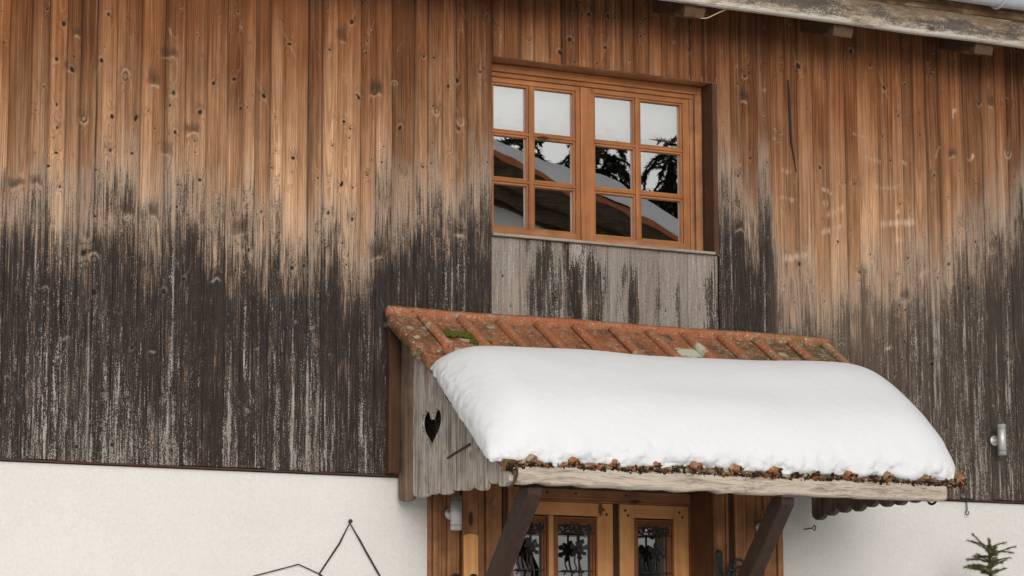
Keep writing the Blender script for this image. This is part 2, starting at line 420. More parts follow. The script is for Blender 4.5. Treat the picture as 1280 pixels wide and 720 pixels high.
KN = [(-2.196,1.191),(-2.224,.956),(-2.451,.939),(-2.371,.897),(-2.165,.689),(-2.044,.689),(-1.854,.84),(-1.842,.641),(-1.71,.414),(-1.825,.384),(-2.236,.418),(-1.647,.91),(-1.538,.942),(-2.06,.513),(-2.17,.519),(-2.44,.486),(-2.439,.603),(-2.446,.72),(-1.502,.796),(-2.478,.412),(-.907,1.305),(-1.246,1.15),(-1.024,1.142),(-.864,.915),(-.78,.944),(-.947,.782),(-.912,.753),(-1.218,.572),(-1.088,.478),(-.957,.461),(-.896,.446),(-.503,1.166),(-.444,1.164),(-.367,1.025),(-.316,1.064),(-.307,.812),(-.141,1.424),(-2.238,.192),(-2.29,.009),(-2.234,-.181),(-1.784,-.083),(-1.885,-.148),(-2.041,-.431),(-2.648,-.622),(-2.131,-.904),(-2.304,-.919),(-1.83,-.917),(-.928,.056),(-.899,.286),(-1.221,.014),(-1.157,.031),(1.428,1.272),(1.776,1.368),(1.942,1.291),(2.128,1.489),(2.255,1.42),(2.663,1.418),(2.997,1.276),(3.191,1.319),(2.431,1.149),(2.071,.737),(2.135,.734),(1.904,.804),(2.671,.827),(1.372,.711),(2.476,.346),(2.753,.331),(2.886,.203),(2.153,.241),(1.761,.257),(2.62,-.244),(3.001,-.29),(2.529,-.561),(2.74,-.707),(.287,1.28),(.345,1.351),(.773,1.422),(.562,1.332),(.457,1.504),(.409,1.563),(.578,1.509),(.779,1.493),(1.08,1.381),(-2.416,1.117),(-1.716,.754),(-1.38,.869),(-.637,.78),(-1.333,.509),(-.183,1.121),(3.271,1.636),(2.343,1.301)]
EYE = [(-2.101,.894),(-2.305,.663),(-.43,.892),(-.669,1.001),(-2.074,.213),(-.618,.532),(3.056,.445),(-.298,.855),(-2.238,-.018),(2.838,.566),(3.19,1.014)]
CR = [(-1.957,.869),(-2.347,1.066),(-1.878,1.018),(-1.755,.65),(-.959,1.203),(-1.889,.537),(-2.379,.896),(-2.631,.305),(-2.534,.322),(-2.074,.213),(-1.945,.216),(-2.475,-.163),(-2.371,-.401),(-1.94,-.436),(-.766,.109),(-1.498,.173),(-.297,.261),(1.42,1.137),(1.382,.425),(3.076,1.275),(2.442,.105),(2.797,.954),(-1.619,-.063),(-.771,.945)]
SC = [(1.615,.613,1.775,.613,.022),(1.916,.625,1.957,.593,.03),(1.913,.535,2.099,.605,.035),(1.869,.438,2.097,.506,.026),(2.219,.719,2.456,.744,.022),(2.366,.433,2.469,.459,.03),(2.261,.506,2.581,.572,.03),(1.628,.273,1.851,.312,.03),(2.527,.241,2.654,.296,.022),(2.732,.338,2.777,.378,.025),(2.716,.205,2.843,.223,.022),(2.357,.117,2.523,.101,.014),(2.295,-.173,2.37,-.16,.016),(2.094,1.016,2.238,1.002,.014),(2.181,.888,2.342,.88,.022),(2.669,.919,2.727,1.017,.016),(2.907,.927,2.948,.991,.014),(1.633,.765,1.737,.766,.026),(2.804,1.163,2.834,1.246,.018),(2.455,.872,2.472,.901,.025),(1.597,.999,1.663,.96,.008),(1.596,.954,1.663,.924,.008),(2.404,.612,2.424,.587,.025),(-1.897,1.169,-1.83,1.096,.014),(1.9,.70,1.99,.66,.02)]
WK = np.array([(-5.3,.4,-.05),(-2.71,.4,-.08),(-2.48,.33,-.06),(-2.24,.33,-.1),(-1.92,.4,-.04),(-1.67,.32,-.08),(-1.42,.34,-.1),(-1.07,.31,-.08),(-.83,.23,-.16),(-.75,.6,.11),(-.59,.62,.12),(-.5,.46,.09),(-.27,.58,.15),(-.14,.62,.2),(1.27,.72,.35),(1.57,.75,.35),(1.62,.25,-.24),(2.07,.24,-.17),(2.45,.31,-.23),(2.78,.52,.1),(3.01,.63,.12),(3.3,.88,.37),(6.3,.7,.2)])
WM = np.array([(-5.3,1),(-.6,1),(-.1,1),(1.55,1),(1.6,.86),(2.2,.84),(2.6,.90),(3.3,.96),(6.3,.97)])
BK = np.array([(-5.3,1.08,.22),(-2.73,1.12,.25),(-1.43,1.25,.32),(-.11,1.30,.36),(.77,1.4,.5),(1.58,1.22,.22),(3.33,1.36,.18),(6.3,1.36,.18)])

def vnoise(X, Z, fx, fz, seed, octv=3):
    """fractal value noise, 0..1"""
    r = np.random.RandomState(seed); T = r.rand(256, 256); o = 0; amp = 1; tot = 0
    for k in range(octv):
        a, b = X*fx*2**k+17.3*k+50, Z*fz*2**k+9.1*k+50; i, j = np.floor(a).astype(int), np.floor(b).astype(int); u, v = a-i, b-j
        u = u*u*(3-2*u); v = v*v*(3-2*v); i %= 256; j %= 256; i1, j1 = (i+1) % 256, (j+1) % 256
        o = o+amp*((T[i, j]*(1-u)+T[i1, j]*u)*(1-v)+(T[i, j1]*(1-u)+T[i1, j1]*u)*v); tot += amp; amp *= .5
    return o/tot
def field_noise(X, Z, fx, fz, seed, n=5):
    r = np.random.RandomState(seed); o = np.zeros_like(X)
    for i in range(n):
        a, b = r.normal(0, fx), r.normal(0, fz); o += np.sin(X*a+Z*b+r.uniform(0, 6.28))
    return o/math.sqrt(n)

def plank_field(name, seams, zb, zt, ybase, parent, hole=None, apron=False, step=.0048, vstep=.006, seed=3):
    r = np.random.RandomState(seed)
    cols, bidx, edge = [], [], []
    for i in range(len(seams)-1):
        a, b = seams[i], seams[i+1]; k = max(3, int((b-a)/step))
        xs = np.concatenate([[a+.0003, a+.0019], np.linspace(a+.006, b-.006, k), [b-.0019, b-.0003]])
        cols += list(xs); bidx += [i]*len(xs); e0, e1 = r.uniform(.3, 1.2), r.uniform(.3, 1.2); edge += [e0, .15*e0]+[0]*k+[.15*e1, e1]
    cols = np.array(cols); bidx = np.array(bidx); edge = np.array(edge)
    nb = len(seams)-1; sa = np.array(seams)
    rows = np.arange(zb, zt+vstep, vstep)
    if hole:   # rows that fall exactly on the opening
        rows = np.unique(np.concatenate([rows[(np.abs(rows-hole[2]) > .004) & (np.abs(rows-hole[3]) > .004)], [hole[2], hole[3]]]))
    X, Z = np.meshgrid(cols, rows, indexing='ij')
    B = bidx[:, None]+np.zeros_like(X, int); mid = ((sa[:-1]+sa[1:])/2)[B]; wid = (sa[1:]-sa[:-1])[B]
    rb = r.rand(nb); ro = r.uniform(-.003, .003, nb); bot = r.uniform(-.004, .004, nb)
    x0 = r.uniform(-.35, .35, nb)[B]*wid; h0 = r.uniform(.004, .045, nb)[B]; ph = r.uniform(0, 6.28, nb)[B]; tilt = r.uniform(-.012, .012, nb)[B]
    xl = X-mid
    wob = .006*np.sin(Z*1.7+ph)+.003*np.sin(Z*4.3+2*ph)
    hh = np.abs(h0+tilt*Z+.010*np.sin(Z*1.1+ph*1.7)+.005*np.sin(Z*3.1+ph*.6))+.001
    rad = np.sqrt((xl-x0+wob)**2+hh**2)
    ring = rad/.0095+rb[B]*3
    wx = (vnoise(X, Z, 42, 34, seed+7, 2)-.5)*.016; wz = (vnoise(X, Z, 36, 30, seed+8, 2)-.5)*.02
    knot = np.zeros_like(X); rim = np.zeros_like(X); stain = np.zeros_like(X); scuff = np.zeros_like(X)
    def near(x, z, rx, rz):
        i0, i1 = np.searchsorted(cols, [x-rx, x+rx]); j0, j1 = np.searchsorted(rows, [z-rz, z+rz]); return slice(i0, i1), slice(j0, j1)
    def add_knot(x, z, s, eye=False, smudge=.5):
        w = near(x, z, s*9, s*16)
        dx, dz = X[w]-x+wx[w]*r.uniform(.3, 1), Z[w]-z+wz[w]*r.uniform(.3, 1)
        if dx.size == 0: return
        ca, sa_ = math.cos(tl := r.uniform(-.5, .5)), math.sin(tl); dx, dz = dx*ca-dz*sa_, dx*sa_+dz*ca
        d = np.hypot(dx, dz*r.uniform(.55, 1.0))/s; rs = r.uniform(.15, 1.0)
        knot[w] = np.maximum(knot[w], np.exp(-d**4*.9)*r.uniform(.6, 1.0) if not eye else np.exp(-((d-1.1)/.30)**2)*r.uniform(.35, .75))
        rim[w] = np.maximum(rim[w], np.exp(-((d-(1.5 if not eye else 1.8))/.42)**2)*(.55*rs if not eye else .5+.35*rs)*(.55+.45*np.sign(dz*r.choice((-1, 1))+s*.3)*np.clip(np.abs(dz)/s, 0, 1))+(np.exp(-d**2*1.8)*.5 if eye else 0))
        ring[w] += 2.2*np.exp(-(dx/(s*2.4))**2-(dz/(s*5))**2)
        ang = r.uniform(-.5, .5)
        stain[w] = np.maximum(stain[w], smudge*np.exp(-((dx-ang*s)/(s*2.2))**2-((dz-s*1.6)/(s*2.6))**2))
        # pale resin runs below and above the knot
        rim[w] = np.maximum(rim[w], r.uniform(0, .35)*np.exp(-(dx/(s*.6))**2-(dz/(s*8))**2))
    for x, z in KN: add_knot(x, z, r.uniform(.006, .0115), False, r.uniform(.1, .6))
    for x, z in EYE: add_knot(x, z, r.uniform(.009, .013), True, r.uniform(.4, .8))
    for x, z in CR:    # branch scars: a dark smudge above a pale sickle
        rx, rz = r.uniform(.024, .048), r.uniform(.018, .045); tl = r.uniform(-.35, .35); w = near(x, z, .2, .25)
        dx = X[w]-x+wx[w]*1.2; dz = Z[w]-z-tl*(X[w]-x)+wz[w]*1.1
        if dx.size == 0: continue
        stain[w] = np.maximum(stain[w], r.uniform(.55, .95)*np.exp(-(dx/rx)**4-((dz-rz*.7)/(rz*1.1))**2)*sm(dz, -.012, .004))
        cv = dz+.35*dx**2/rx
        rim[w] = np.maximum(rim[w], r.uniform(.45, .9)*np.exp(-(dx/(rx*r.uniform(.5, .9)))**4-((cv+.008)/.0062)**2))
        knot[w] = np.maximum(knot[w], .5*np.exp(-((dx+rx*.3)/.010)**2-((cv+.004)/.005)**2))
        ring[w] += 2.5*np.exp(-(dx/(rx*.8))**2-(dz/(rz*2))**2)
    for i in range(nb):   # the small knots that dot every board
        c_, wd = (sa[i]+sa[i+1])/2, sa[i+1]-sa[i]; z = zb+r.uniform(0, .3)
        while z < zt:
            add_knot(c_+r.uniform(-.3, .3)*wd, z, r.uniform(.0025, .006), r.rand() < .08, r.uniform(0, .5)); z += r.exponential(.24)+.05
    for xa, za, xb, zb_, sw in SC:
        w = near((xa+xb)/2, (za+zb_)/2, abs(xb-xa)/2+.08, abs(zb_-za)/2+.08)
        px, pz = X[w]-xa, Z[w]-za
        if px.size == 0: continue
        L = math.hypot(xb-xa, zb_-za); ux, uz = (xb-xa)/L, (zb_-za)/L
        t = (px*ux+pz*uz)/L; d = px*-uz+pz*ux-.003*np.sin(t*4+xa*9)*min(L/.1, 1)
        d = d+wz[w]*.9+(vnoise(X[w], Z[w], 60, 30, 77, 2)-.5)*.02
        scuff[w] = np.maximum(scuff[w], sm(t, -.1, .25)*(1-sm(t, .7, 1.1))*np.exp(-(d/(sw*.95))**2)*r.uniform(.6, 1.05))
    jit = np.clip(r.normal(0, .085, nb), -.13, .13)[B]
    z0 = np.interp(X, WK[:, 0], WK[:, 1]); z1 = np.interp(X, WK[:, 0], WK[:, 2]); zz = Z+jit*.8+.03*field_noise(X, Z, 9, 3, seed)
    weath = np.clip((z0+.24-zz)/(z0-z1+.36), 0, 1)**1.15*1.12
    streak = vnoise(X, Z, 58, 2.6, seed+31, 3)-.5; cloud = vnoise(X, Z, 11, 6, seed+35, 3)-.5; weath = np.clip(weath+(streak*.34+cloud*.45)*np.clip(weath*4, 0, 1), 0, 1.05)
    wmax = np.interp(X, WM[:, 0], WM[:, 1])+.25*sm(Z, -.2, -.9)*0
    z0 = np.interp(X, BK[:, 0], BK[:, 1]); z1 = np.interp(X, BK[:, 0], BK[:, 2])
    bleach = np.clip((z0-Z-jit*1.2)/(z0-z1), 0, 1)*.95-.05
    flake = np.interp(Z, [-1.0, -.75, -.35, .1, .5], [.74, .63, .46, .37, .36])+np.clip(r.normal(0, .13, nb), -.22, .24)[B]+(vnoise(X, Z, 34, 1.4, seed+33, 3)-.5)*.55
    flake += .06*sm(X, 2.0, 2.4)+.06*field_noise(X, Z, 14, 2.5, seed+1)
    if apron:
        weath = np.full_like(X, .95)-.25*sm(field_noise(X, Z, 22, 4, 5), .6, 1.6); flake = 1.08+2.7*(vnoise(X, Z, 10, 1.6, 9, 3)-.5)+.35*sm(Z, .10, .25)+.9*(vnoise(X, Z, 40, 3, 10, 2)-.5)
        bleach[:] = .9; wmax[:] = 1
    hl = np.zeros_like(X)
    for q in range(2):
        cx_ = (r.uniform(-.38, .38, nb))[B]*wid; pw_ = r.uniform(.3, 1, nb)[B]*(1 if q == 0 else .7); lw = r.uniform(.0025, .006, nb)[B]
        hl = np.maximum(hl, pw_*np.exp(-((xl-cx_+wob*.8+.006*(vnoise(Z, Z*0+B*3.3, 2.2, 1, seed+41+q, 2)-.5))/lw)**2)*sm(vnoise(Z, Z*0+B*7.7, 3.0, 1, seed+51+q, 3), .36, .60))
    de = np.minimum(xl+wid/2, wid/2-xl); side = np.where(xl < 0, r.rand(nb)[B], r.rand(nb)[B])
    edge_shade = np.clip(side*1.3-.3, 0, 1)*np.exp(-de/np.where(xl < 0, r.uniform(.006, .03, nb)[B], r.uniform(.006, .03, nb)[B]))
    flake = flake-.13+.75*hl
    Y = ybase+ro[B]+.0012*(xl/wid*2)**2+edge[:, None]*.013+.0012*field_noise(X, Z, 20, 2, seed+2)
    zlow = Z <= zb+1e-6
    Z = Z+np.where(zlow, bot[B], 0)
    mask = None
    if hole:
        cx = (X[:-1, :-1]+X[1:, 1:])/2; cz = (Z[:-1, :-1]+Z[1:, 1:])/2
        mask = ~((cx > hole[0]) & (cx < hole[1]) & (cz > hole[2]) & (cz < hole[3]))
    return grid_mesh(name, np.stack([X, Y, Z], -1), M['clad'], parent,
        dict(rnd=rb[B]+0*X, weath=weath, wmax=wmax, bleach=bleach, ring=ring, knot=knot, rim=rim, stain=stain, scuff=scuff, flake=flake, hl=hl, edge_shade=edge_shade), mask=mask)

seams = [-2.676,-2.481,-2.324,-2.144,-1.897,-1.791,-1.571,-1.424,-1.276,-1.139,-.978,-.768,-.555,-.397,-.252,WX0]
mids = list(np.round(np.linspace(WX0, WX1, 9), 3))[1:-1]
seamsR = [WX1+.012,1.41,1.594,1.77,1.963,2.164,2.30,2.459,2.623,2.788,3.011,3.191]
def extend(a, step_, stop, sgn):
    o = []; x = a
    while (x-stop)*sgn < 0: x += sgn*step_*rng.uniform(.75, 1.25); o.append(round(x, 3))
    return o
left_ext = extend(-2.676, .18, HX0+.1, -1)[::-1]; right_ext = extend(3.191, .18, HX1-.1, 1)
left_ext[0] = HX0; right_ext[-1] = HX1
def split_wide(se):
    o = [se[0]]
    for a, b_ in zip(se[:-1], se[1:]):
        if b_-a > .145: o.append(round(a+(b_-a)*rng.uniform(.40, .60), 3))
        o.append(b_)
    return o
# boards left, above and right of the window, full height; the opening and the apron below it stay open
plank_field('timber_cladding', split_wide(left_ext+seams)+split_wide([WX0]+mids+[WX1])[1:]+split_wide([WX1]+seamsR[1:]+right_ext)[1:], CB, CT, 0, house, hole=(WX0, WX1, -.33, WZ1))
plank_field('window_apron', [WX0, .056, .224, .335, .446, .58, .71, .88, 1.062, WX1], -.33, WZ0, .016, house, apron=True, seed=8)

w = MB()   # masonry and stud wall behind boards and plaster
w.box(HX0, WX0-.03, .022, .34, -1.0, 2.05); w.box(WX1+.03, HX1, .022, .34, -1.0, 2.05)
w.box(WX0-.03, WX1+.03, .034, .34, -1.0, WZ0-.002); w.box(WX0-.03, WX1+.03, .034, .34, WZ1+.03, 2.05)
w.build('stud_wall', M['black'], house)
DX0, DX1, DZ = .0, 1.195, -1.002             # door opening
p = MB(); p.box(HX0, DX0-.02, .03, .34, GROUND, -1.002); p.box(DX1+.02, HX1, .03, .34, GROUND, -1.002)
p.build('plaster_wall', M['stucco'], house)
d = MB()   # drip moulding closing the board ends from below
d.box(HX0, HX1, .004, .028, CB-.010, CB-.003); d.build('drip_strip', M['darkpineX'], house)
b = MB()   # rest of the building shell and dark rooms
b.box(HX0, HX0+.3, .34, 8, GROUND, 2.0); b.box(HX1-.3, HX1, .34, 8, GROUND, 2.0); b.box(HX0, HX1, 8, 8.3, GROUND, 2.0)
b.build('rear_wall', M['stucco'], house)
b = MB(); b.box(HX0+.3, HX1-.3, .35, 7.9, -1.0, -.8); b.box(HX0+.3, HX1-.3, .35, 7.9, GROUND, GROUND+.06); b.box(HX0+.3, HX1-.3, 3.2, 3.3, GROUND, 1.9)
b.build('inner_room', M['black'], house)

# eaves
def slab(mb, x0, x1, ya, za, yb, zb, th):
    return mb.prism([(ya, za), (yb, zb), (yb, zb+th), (ya, za+th)], 'X', x0, x1)
SLP = .33
r_ = MB(); slab(r_, HX0-.4, HX1+.4, -.345, 1.70, 5.0, 1.70+5.345*SLP, .03); r_.prism([(5.0, 3.464), (10.2, 1.75), (10.2, 1.83), (5.0, 3.544)], 'X', HX0-.4, HX1+.4)
r_.build('soffit_boards', M['soffit'], house)
r_ = MB(); slab(r_, HX0-.45, HX1+.45, -.40, 1.765, 5.0, 1.765+5.4*SLP, .06); r_.prism([(5.0, 3.547), (10.3, 1.80), (10.3, 1.86), (5.0, 3.607)], 'X', HX0-.45, HX1+.45)
r_.build('roof', M['tile'], house)
for gx in (HX0, HX1-.3):
    MB().prism([(.34, 2.0), (8.3, 2.0), (5.0, 3.45)], 'X', gx, gx+.3).build('gable_wall', M['darkpineZ'], house)
def wavy_board(x0, x1, y0, y1, z0, z1, amp, seed, n=160):
    """a long board with slightly wandering edges"""
    r = np.random.RandomState(seed); xs = np.linspace(x0, x1, n); m = MB(); vs = []
    a = np.interp(xs, np.linspace(x0, x1, n//5), r.normal(0, amp, n//5)); c_ = np.interp(xs, np.linspace(x0, x1, n//4), r.normal(0, amp, n//4)); e = np.interp(xs, np.linspace(x0, x1, n//6), r.normal(0, amp, n//6))
    ch = min(.008, (z1-z0)*.12)
    for i, x in enumerate(xs):
        vs += [(x, y1, z0+a[i]), (x, y0+ch+e[i], z0+a[i]), (x, y0+e[i], z0+ch+a[i]), (x, y0+e[i]*.5, z1-ch+c_[i]), (x, y0+ch+e[i]*.5, z1+c_[i]), (x, y1, z1+c_[i])]
    fs = []
    for i in range(n-1): fs += [(i*6+k, i*6+(k+1) % 6, (i+1)*6+(k+1) % 6, (i+1)*6+k) for k in range(6)]
    fs += [tuple(range(6))[::-1], tuple(range((n-1)*6, n*6))]
    return m.add(vs, fs)
wavy_board(HX0-.4, HX1+.4, -.395, -.355, 1.524, 1.667, .0022, 1).build('eave_fascia', M['fascia'], house)
wavy_board(HX0-.4, HX1+.4, -.385, -.345, 1.672, 1.79, .002, 2).build('eave_board', M['eaveboard'], house)
k = 0
for xw in np.arange(.872-.94*6, HX1+.2, .937):
    t = MB(); x0, x1 = xw, xw+.125; dz = rng.uniform(-.008, .008); cut = rng.uniform(-.33, -.315)
    def zt_(y): return 1.565+SLP*y+dz
    t.prism([(.05, zt_(.05)), (-.225, zt_(-.225)), (-.245, zt_(-.225)+.012), (cut, zt_(cut)+.008), (cut-.018, zt_(cut)+.05), (cut-.005, 1.61), (.05, 1.69)], 'X', x0, x1)
    t.build('rafter_tail', M['tail'], house, bevel=.008)
gt = MB()   # half-round gutter
arc = [(-.475+.075*math.cos(a), 1.785+.075*math.sin(a)) for a in np.linspace(math.pi, 2*math.pi, 15)]
arc2 = [(-.475+.068*math.cos(a), 1.785+.068*math.sin(a)) for a in np.linspace(2*math.pi, math.pi, 15)]
gt.prism(arc+arc2, 'X', HX0-.5, HX1+.5); gut = gt.build('gutter', M['gutter'], house, smooth=False)
for gx in (-4.2, -2.45, -.7, 1.05, 2.79, 4.55):
    gb = MB(); gb.tube([(gx, -.475+.082*math.cos(a), 1.785+.082*math.sin(a)) for a in np.linspace(math.pi*.98, 2*math.pi*1.0, 16)], .0075, 8)
    gb.build('gutter_bracket', M['gutter'], gut, smooth=True)

# ------------------------------------------------------------------ the upper window
def frame_rect(mb, x0, x1, z0, z1, wl, wr, wb, wt_, y0, y1):
    mb.box(x0, x0+wl, y0, y1, z0, z1); mb.box(x1-wr, x1, y0, y1, z0, z1)
    mb.box(x0+wl, x1-wr, y0, y1, z0, z0+wb); mb.box(x0+wl, x1-wr, y0, y1, z1-wt_, z1)
FY = .115
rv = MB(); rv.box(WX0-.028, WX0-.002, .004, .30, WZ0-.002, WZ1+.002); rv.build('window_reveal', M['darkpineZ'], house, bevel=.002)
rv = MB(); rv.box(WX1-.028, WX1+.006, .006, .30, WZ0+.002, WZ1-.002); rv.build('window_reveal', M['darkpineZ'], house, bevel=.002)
rv = MB(); rv.box(WX0-.03, WX1+.004, .006, .30, WZ1-.0025, WZ1+.028); rv.build('window_reveal', M['oldpineX'], house, bevel=.002)
sb = MB(); sb.prism([(-.012, WZ0+.004), (.30, WZ0+.004), (.30, WZ0+.042), (FY, WZ0+.036), (-.012, WZ0+.018)], 'X', WX0+.002, WX1-.030); sb.build('window_sill', M['sill'], house, bevel=.003)
wf = MB(); fx0, fx1, fz0, fz1 = WX0, 1.221, WZ0+.036, 1.210
wf.box(fx0, fx1, FY, FY+.075, 1.168, fz1); wf.box(fx0, fx1, FY+.016, FY+.075, 1.1435, 1.1685)
wf.mat(1)
for a, b_ in ((fx0, -.085), (1.178, fx1)): wf.box(a, b_, FY+.001, FY+.074, fz0, 1.1675)
for a, b_ in ((-.0848, -.062), (1.153, 1.1778)): wf.box(a, b_, FY+.017, FY+.074, fz0, 1.143)
win = wf.build('window', [M['pineX'], M['oldpineZ']], house, bevel=.004)  # aged pine on the jambs puts their shadow into the colour

def sash(x0, x1, glassX, glassZ, z0, z1, tilt):
    """one casement: rails and stiles, glazing bars with mouldings, and its panes"""
    y0, y1 = FY+.024, FY+.066
    v = MB()
    class _H:
        def box(s, *a, k=1): v.mat(k); v.box(*a); v.mat(0)
    h = _H()
    v.box(x0, glassX[0][0]-.012, y0, y1, z0, z1); v.box(glassX[-1][1]+.012, x1, y0, y1, z0, z1)
    xa, xb = glassX[0][0]-.012, glassX[-1][1]+.012
    h.box(xa, xb, y0, y1, z0, glassZ[0][0]-.012, k=2); h.box(xa, xb, y0, y1, glassZ[-1][1]+.012, z1)
    for i in range(len(glassX)-1):
        a, b_ = glassX[i][1]+.012, glassX[i+1][0]-.012
        v.box(a, b_, y0+.002, y1, glassZ[0][0]-.012, glassZ[-1][1]+.012)
    for j in range(len(glassZ)-1):
        a, b_ = glassZ[j][1]+.012, glassZ[j+1][0]-.012
        for i in range(len(glassX)):
            h.box(glassX[i][0]-.012, glassX[i][1]+.012, y0+.002, y1-.001, a, b_)
    for gx in glassX:       # bead round each pane
        for gz in glassZ:
            v.box(gx[0]-.012, gx[0], y0+.009, y1-.002, gz[0]-.012, gz[1]+.012); v.box(gx[1], gx[1]+.012, y0+.009, y1-.002, gz[0]-.012, gz[1]+.012)
            h.box(gx[0], gx[1], y0+.009, y1-.002, gz[0]-.012, gz[0]); h.box(gx[0], gx[1], y0+.009, y1-.002, gz[1], gz[1]+.012)
    v.build('sash', [M['pineZ'], M['pineX'], M['oldpineX']], win, bevel=.0025)
    yg = FY+.052
    pn = MB()
    for gx in glassX:
        for gz in glassZ:
            t = tilt*rng.uniform(.6, 1.4); u_ = rng.uniform(-.0006, .0006)
            pn.add([(gx[0]-.004, yg+u_, gz[0]-.004), (gx[1]+.004, yg+u_+t, gz[0]-.004), (gx[1]+.004, yg+u_+t, gz[1]+.004), (gx[0]-.004, yg+u_, gz[1]+.004)], [(0, 1, 2, 3)])
    pn.build('pane', M['glass'], win)
GZ_ = [(.352, .574), (.613, .832), (.868, 1.104)]
sash(-.0615, .5, [(-.03, .163), (.212, .442)], GZ_, .298, 1.1415, .0006)
sash(.503, 1.1525, [(.577, .808), (.856, 1.102)], GZ_, .298, 1.1415, -.0004)
cs = MB(); cs.box(.478, .5, FY+.012, FY+.0235, .30, 1.14); cs.build('meeting_strip', M['pineZ'], win, bevel=.004)

# blind behind the panes
def blind_mat():
    m = Mat('pale_roller_blind', .9, .1); x, y, z = m.xyz()
    n = m.noise((200, 200, 200), 2)
    q = ((x*7.3)._m('FRACT')).step(.44, .46); q2 = ((x*7.3)._m('FRACT')).step(.995, .965)
    border = z.step(.955, .953)
    chk = m.mix((.66, .12, .14), (.76, .68, .64), q*q2)
    col = m.mix((.74, .74, .69), chk, border)
    m.color(m.gain(col, (n-.5)*.2+1))
    return m.m
bl = MB(); nseg = 60
xs = np.linspace(-.08, 1.18, nseg)
top = [(x, .235+.006*math.sin(x*19)+.003*math.sin(x*47), 1.18) for x in xs]; bot = [(x, .232+.012*math.sin(x*17+.6)+.004*math.sin(x*41), .912+.004*math.sin(x*23)-.02*(x-.5)*0) for x in xs]
vs = top+bot+[(x, y+.002, z) for x, y, z in top]+[(x, y+.002, z) for x, y, z in bot]
fs = []
for i in range(nseg-1): fs += [(i, i+1, nseg+i+1, nseg+i), (2*nseg+i, 3*nseg+i, 3*nseg+i+1, 2*nseg+i+1), (nseg+i, nseg+i+1, 3*nseg+i+1, 3*nseg+i)]
bo = MB().add(vs, fs).build('window_blind', blind_mat(), None, smooth=True)
tag(bo, 'pale grey short blind with pink checked hem behind the upper window panes', 'blind')

# ------------------------------------------------------------------ the front door and its surround
DY = .27
fr = MB()
fr.box(DX0-.02, DX1+.02, DY-.02, .33, -1.052, -.998)          # head of the frame
fr.box(DX0-.02, DX1+.02, DY-.006, .33, -1.064, -1.0525)
fr.mat(1); fr.box(DX0-.02, DX0+.055, DY-.02, .33, GROUND, -1.0645); fr.box(DX1+.004, DX1+.05, DY-.02, .33, GROUND, -1.0645); door = fr.build('door', [M['oldpineX'], M['oldpineZ']], house, bevel=.004)
# linings of the recess
rl = MB(); rl.box(DX0-.05, DX1+.05, .001, DY, -.9975, -.97); rl.build('recess_lining', M['soffit'], house, bevel=.002)
rl = MB(); rl.box(DX0-.03, DX0, .012, DY-.021, GROUND, -.998); rl.build('recess_lining', M['oldpineZ'], house, bevel=.003)
rl = MB(); rl.box(DX1, DX1+.03, .014, .15, GROUND, -.999); rl.box(DX1+.002, DX1+.03, .15, .165, GROUND, -1.0); rl.box(DX1, DX1+.03, .165, DY-.021, GROUND, -.999); rl.build('recess_lining', M['reveal'], house, bevel=.004)

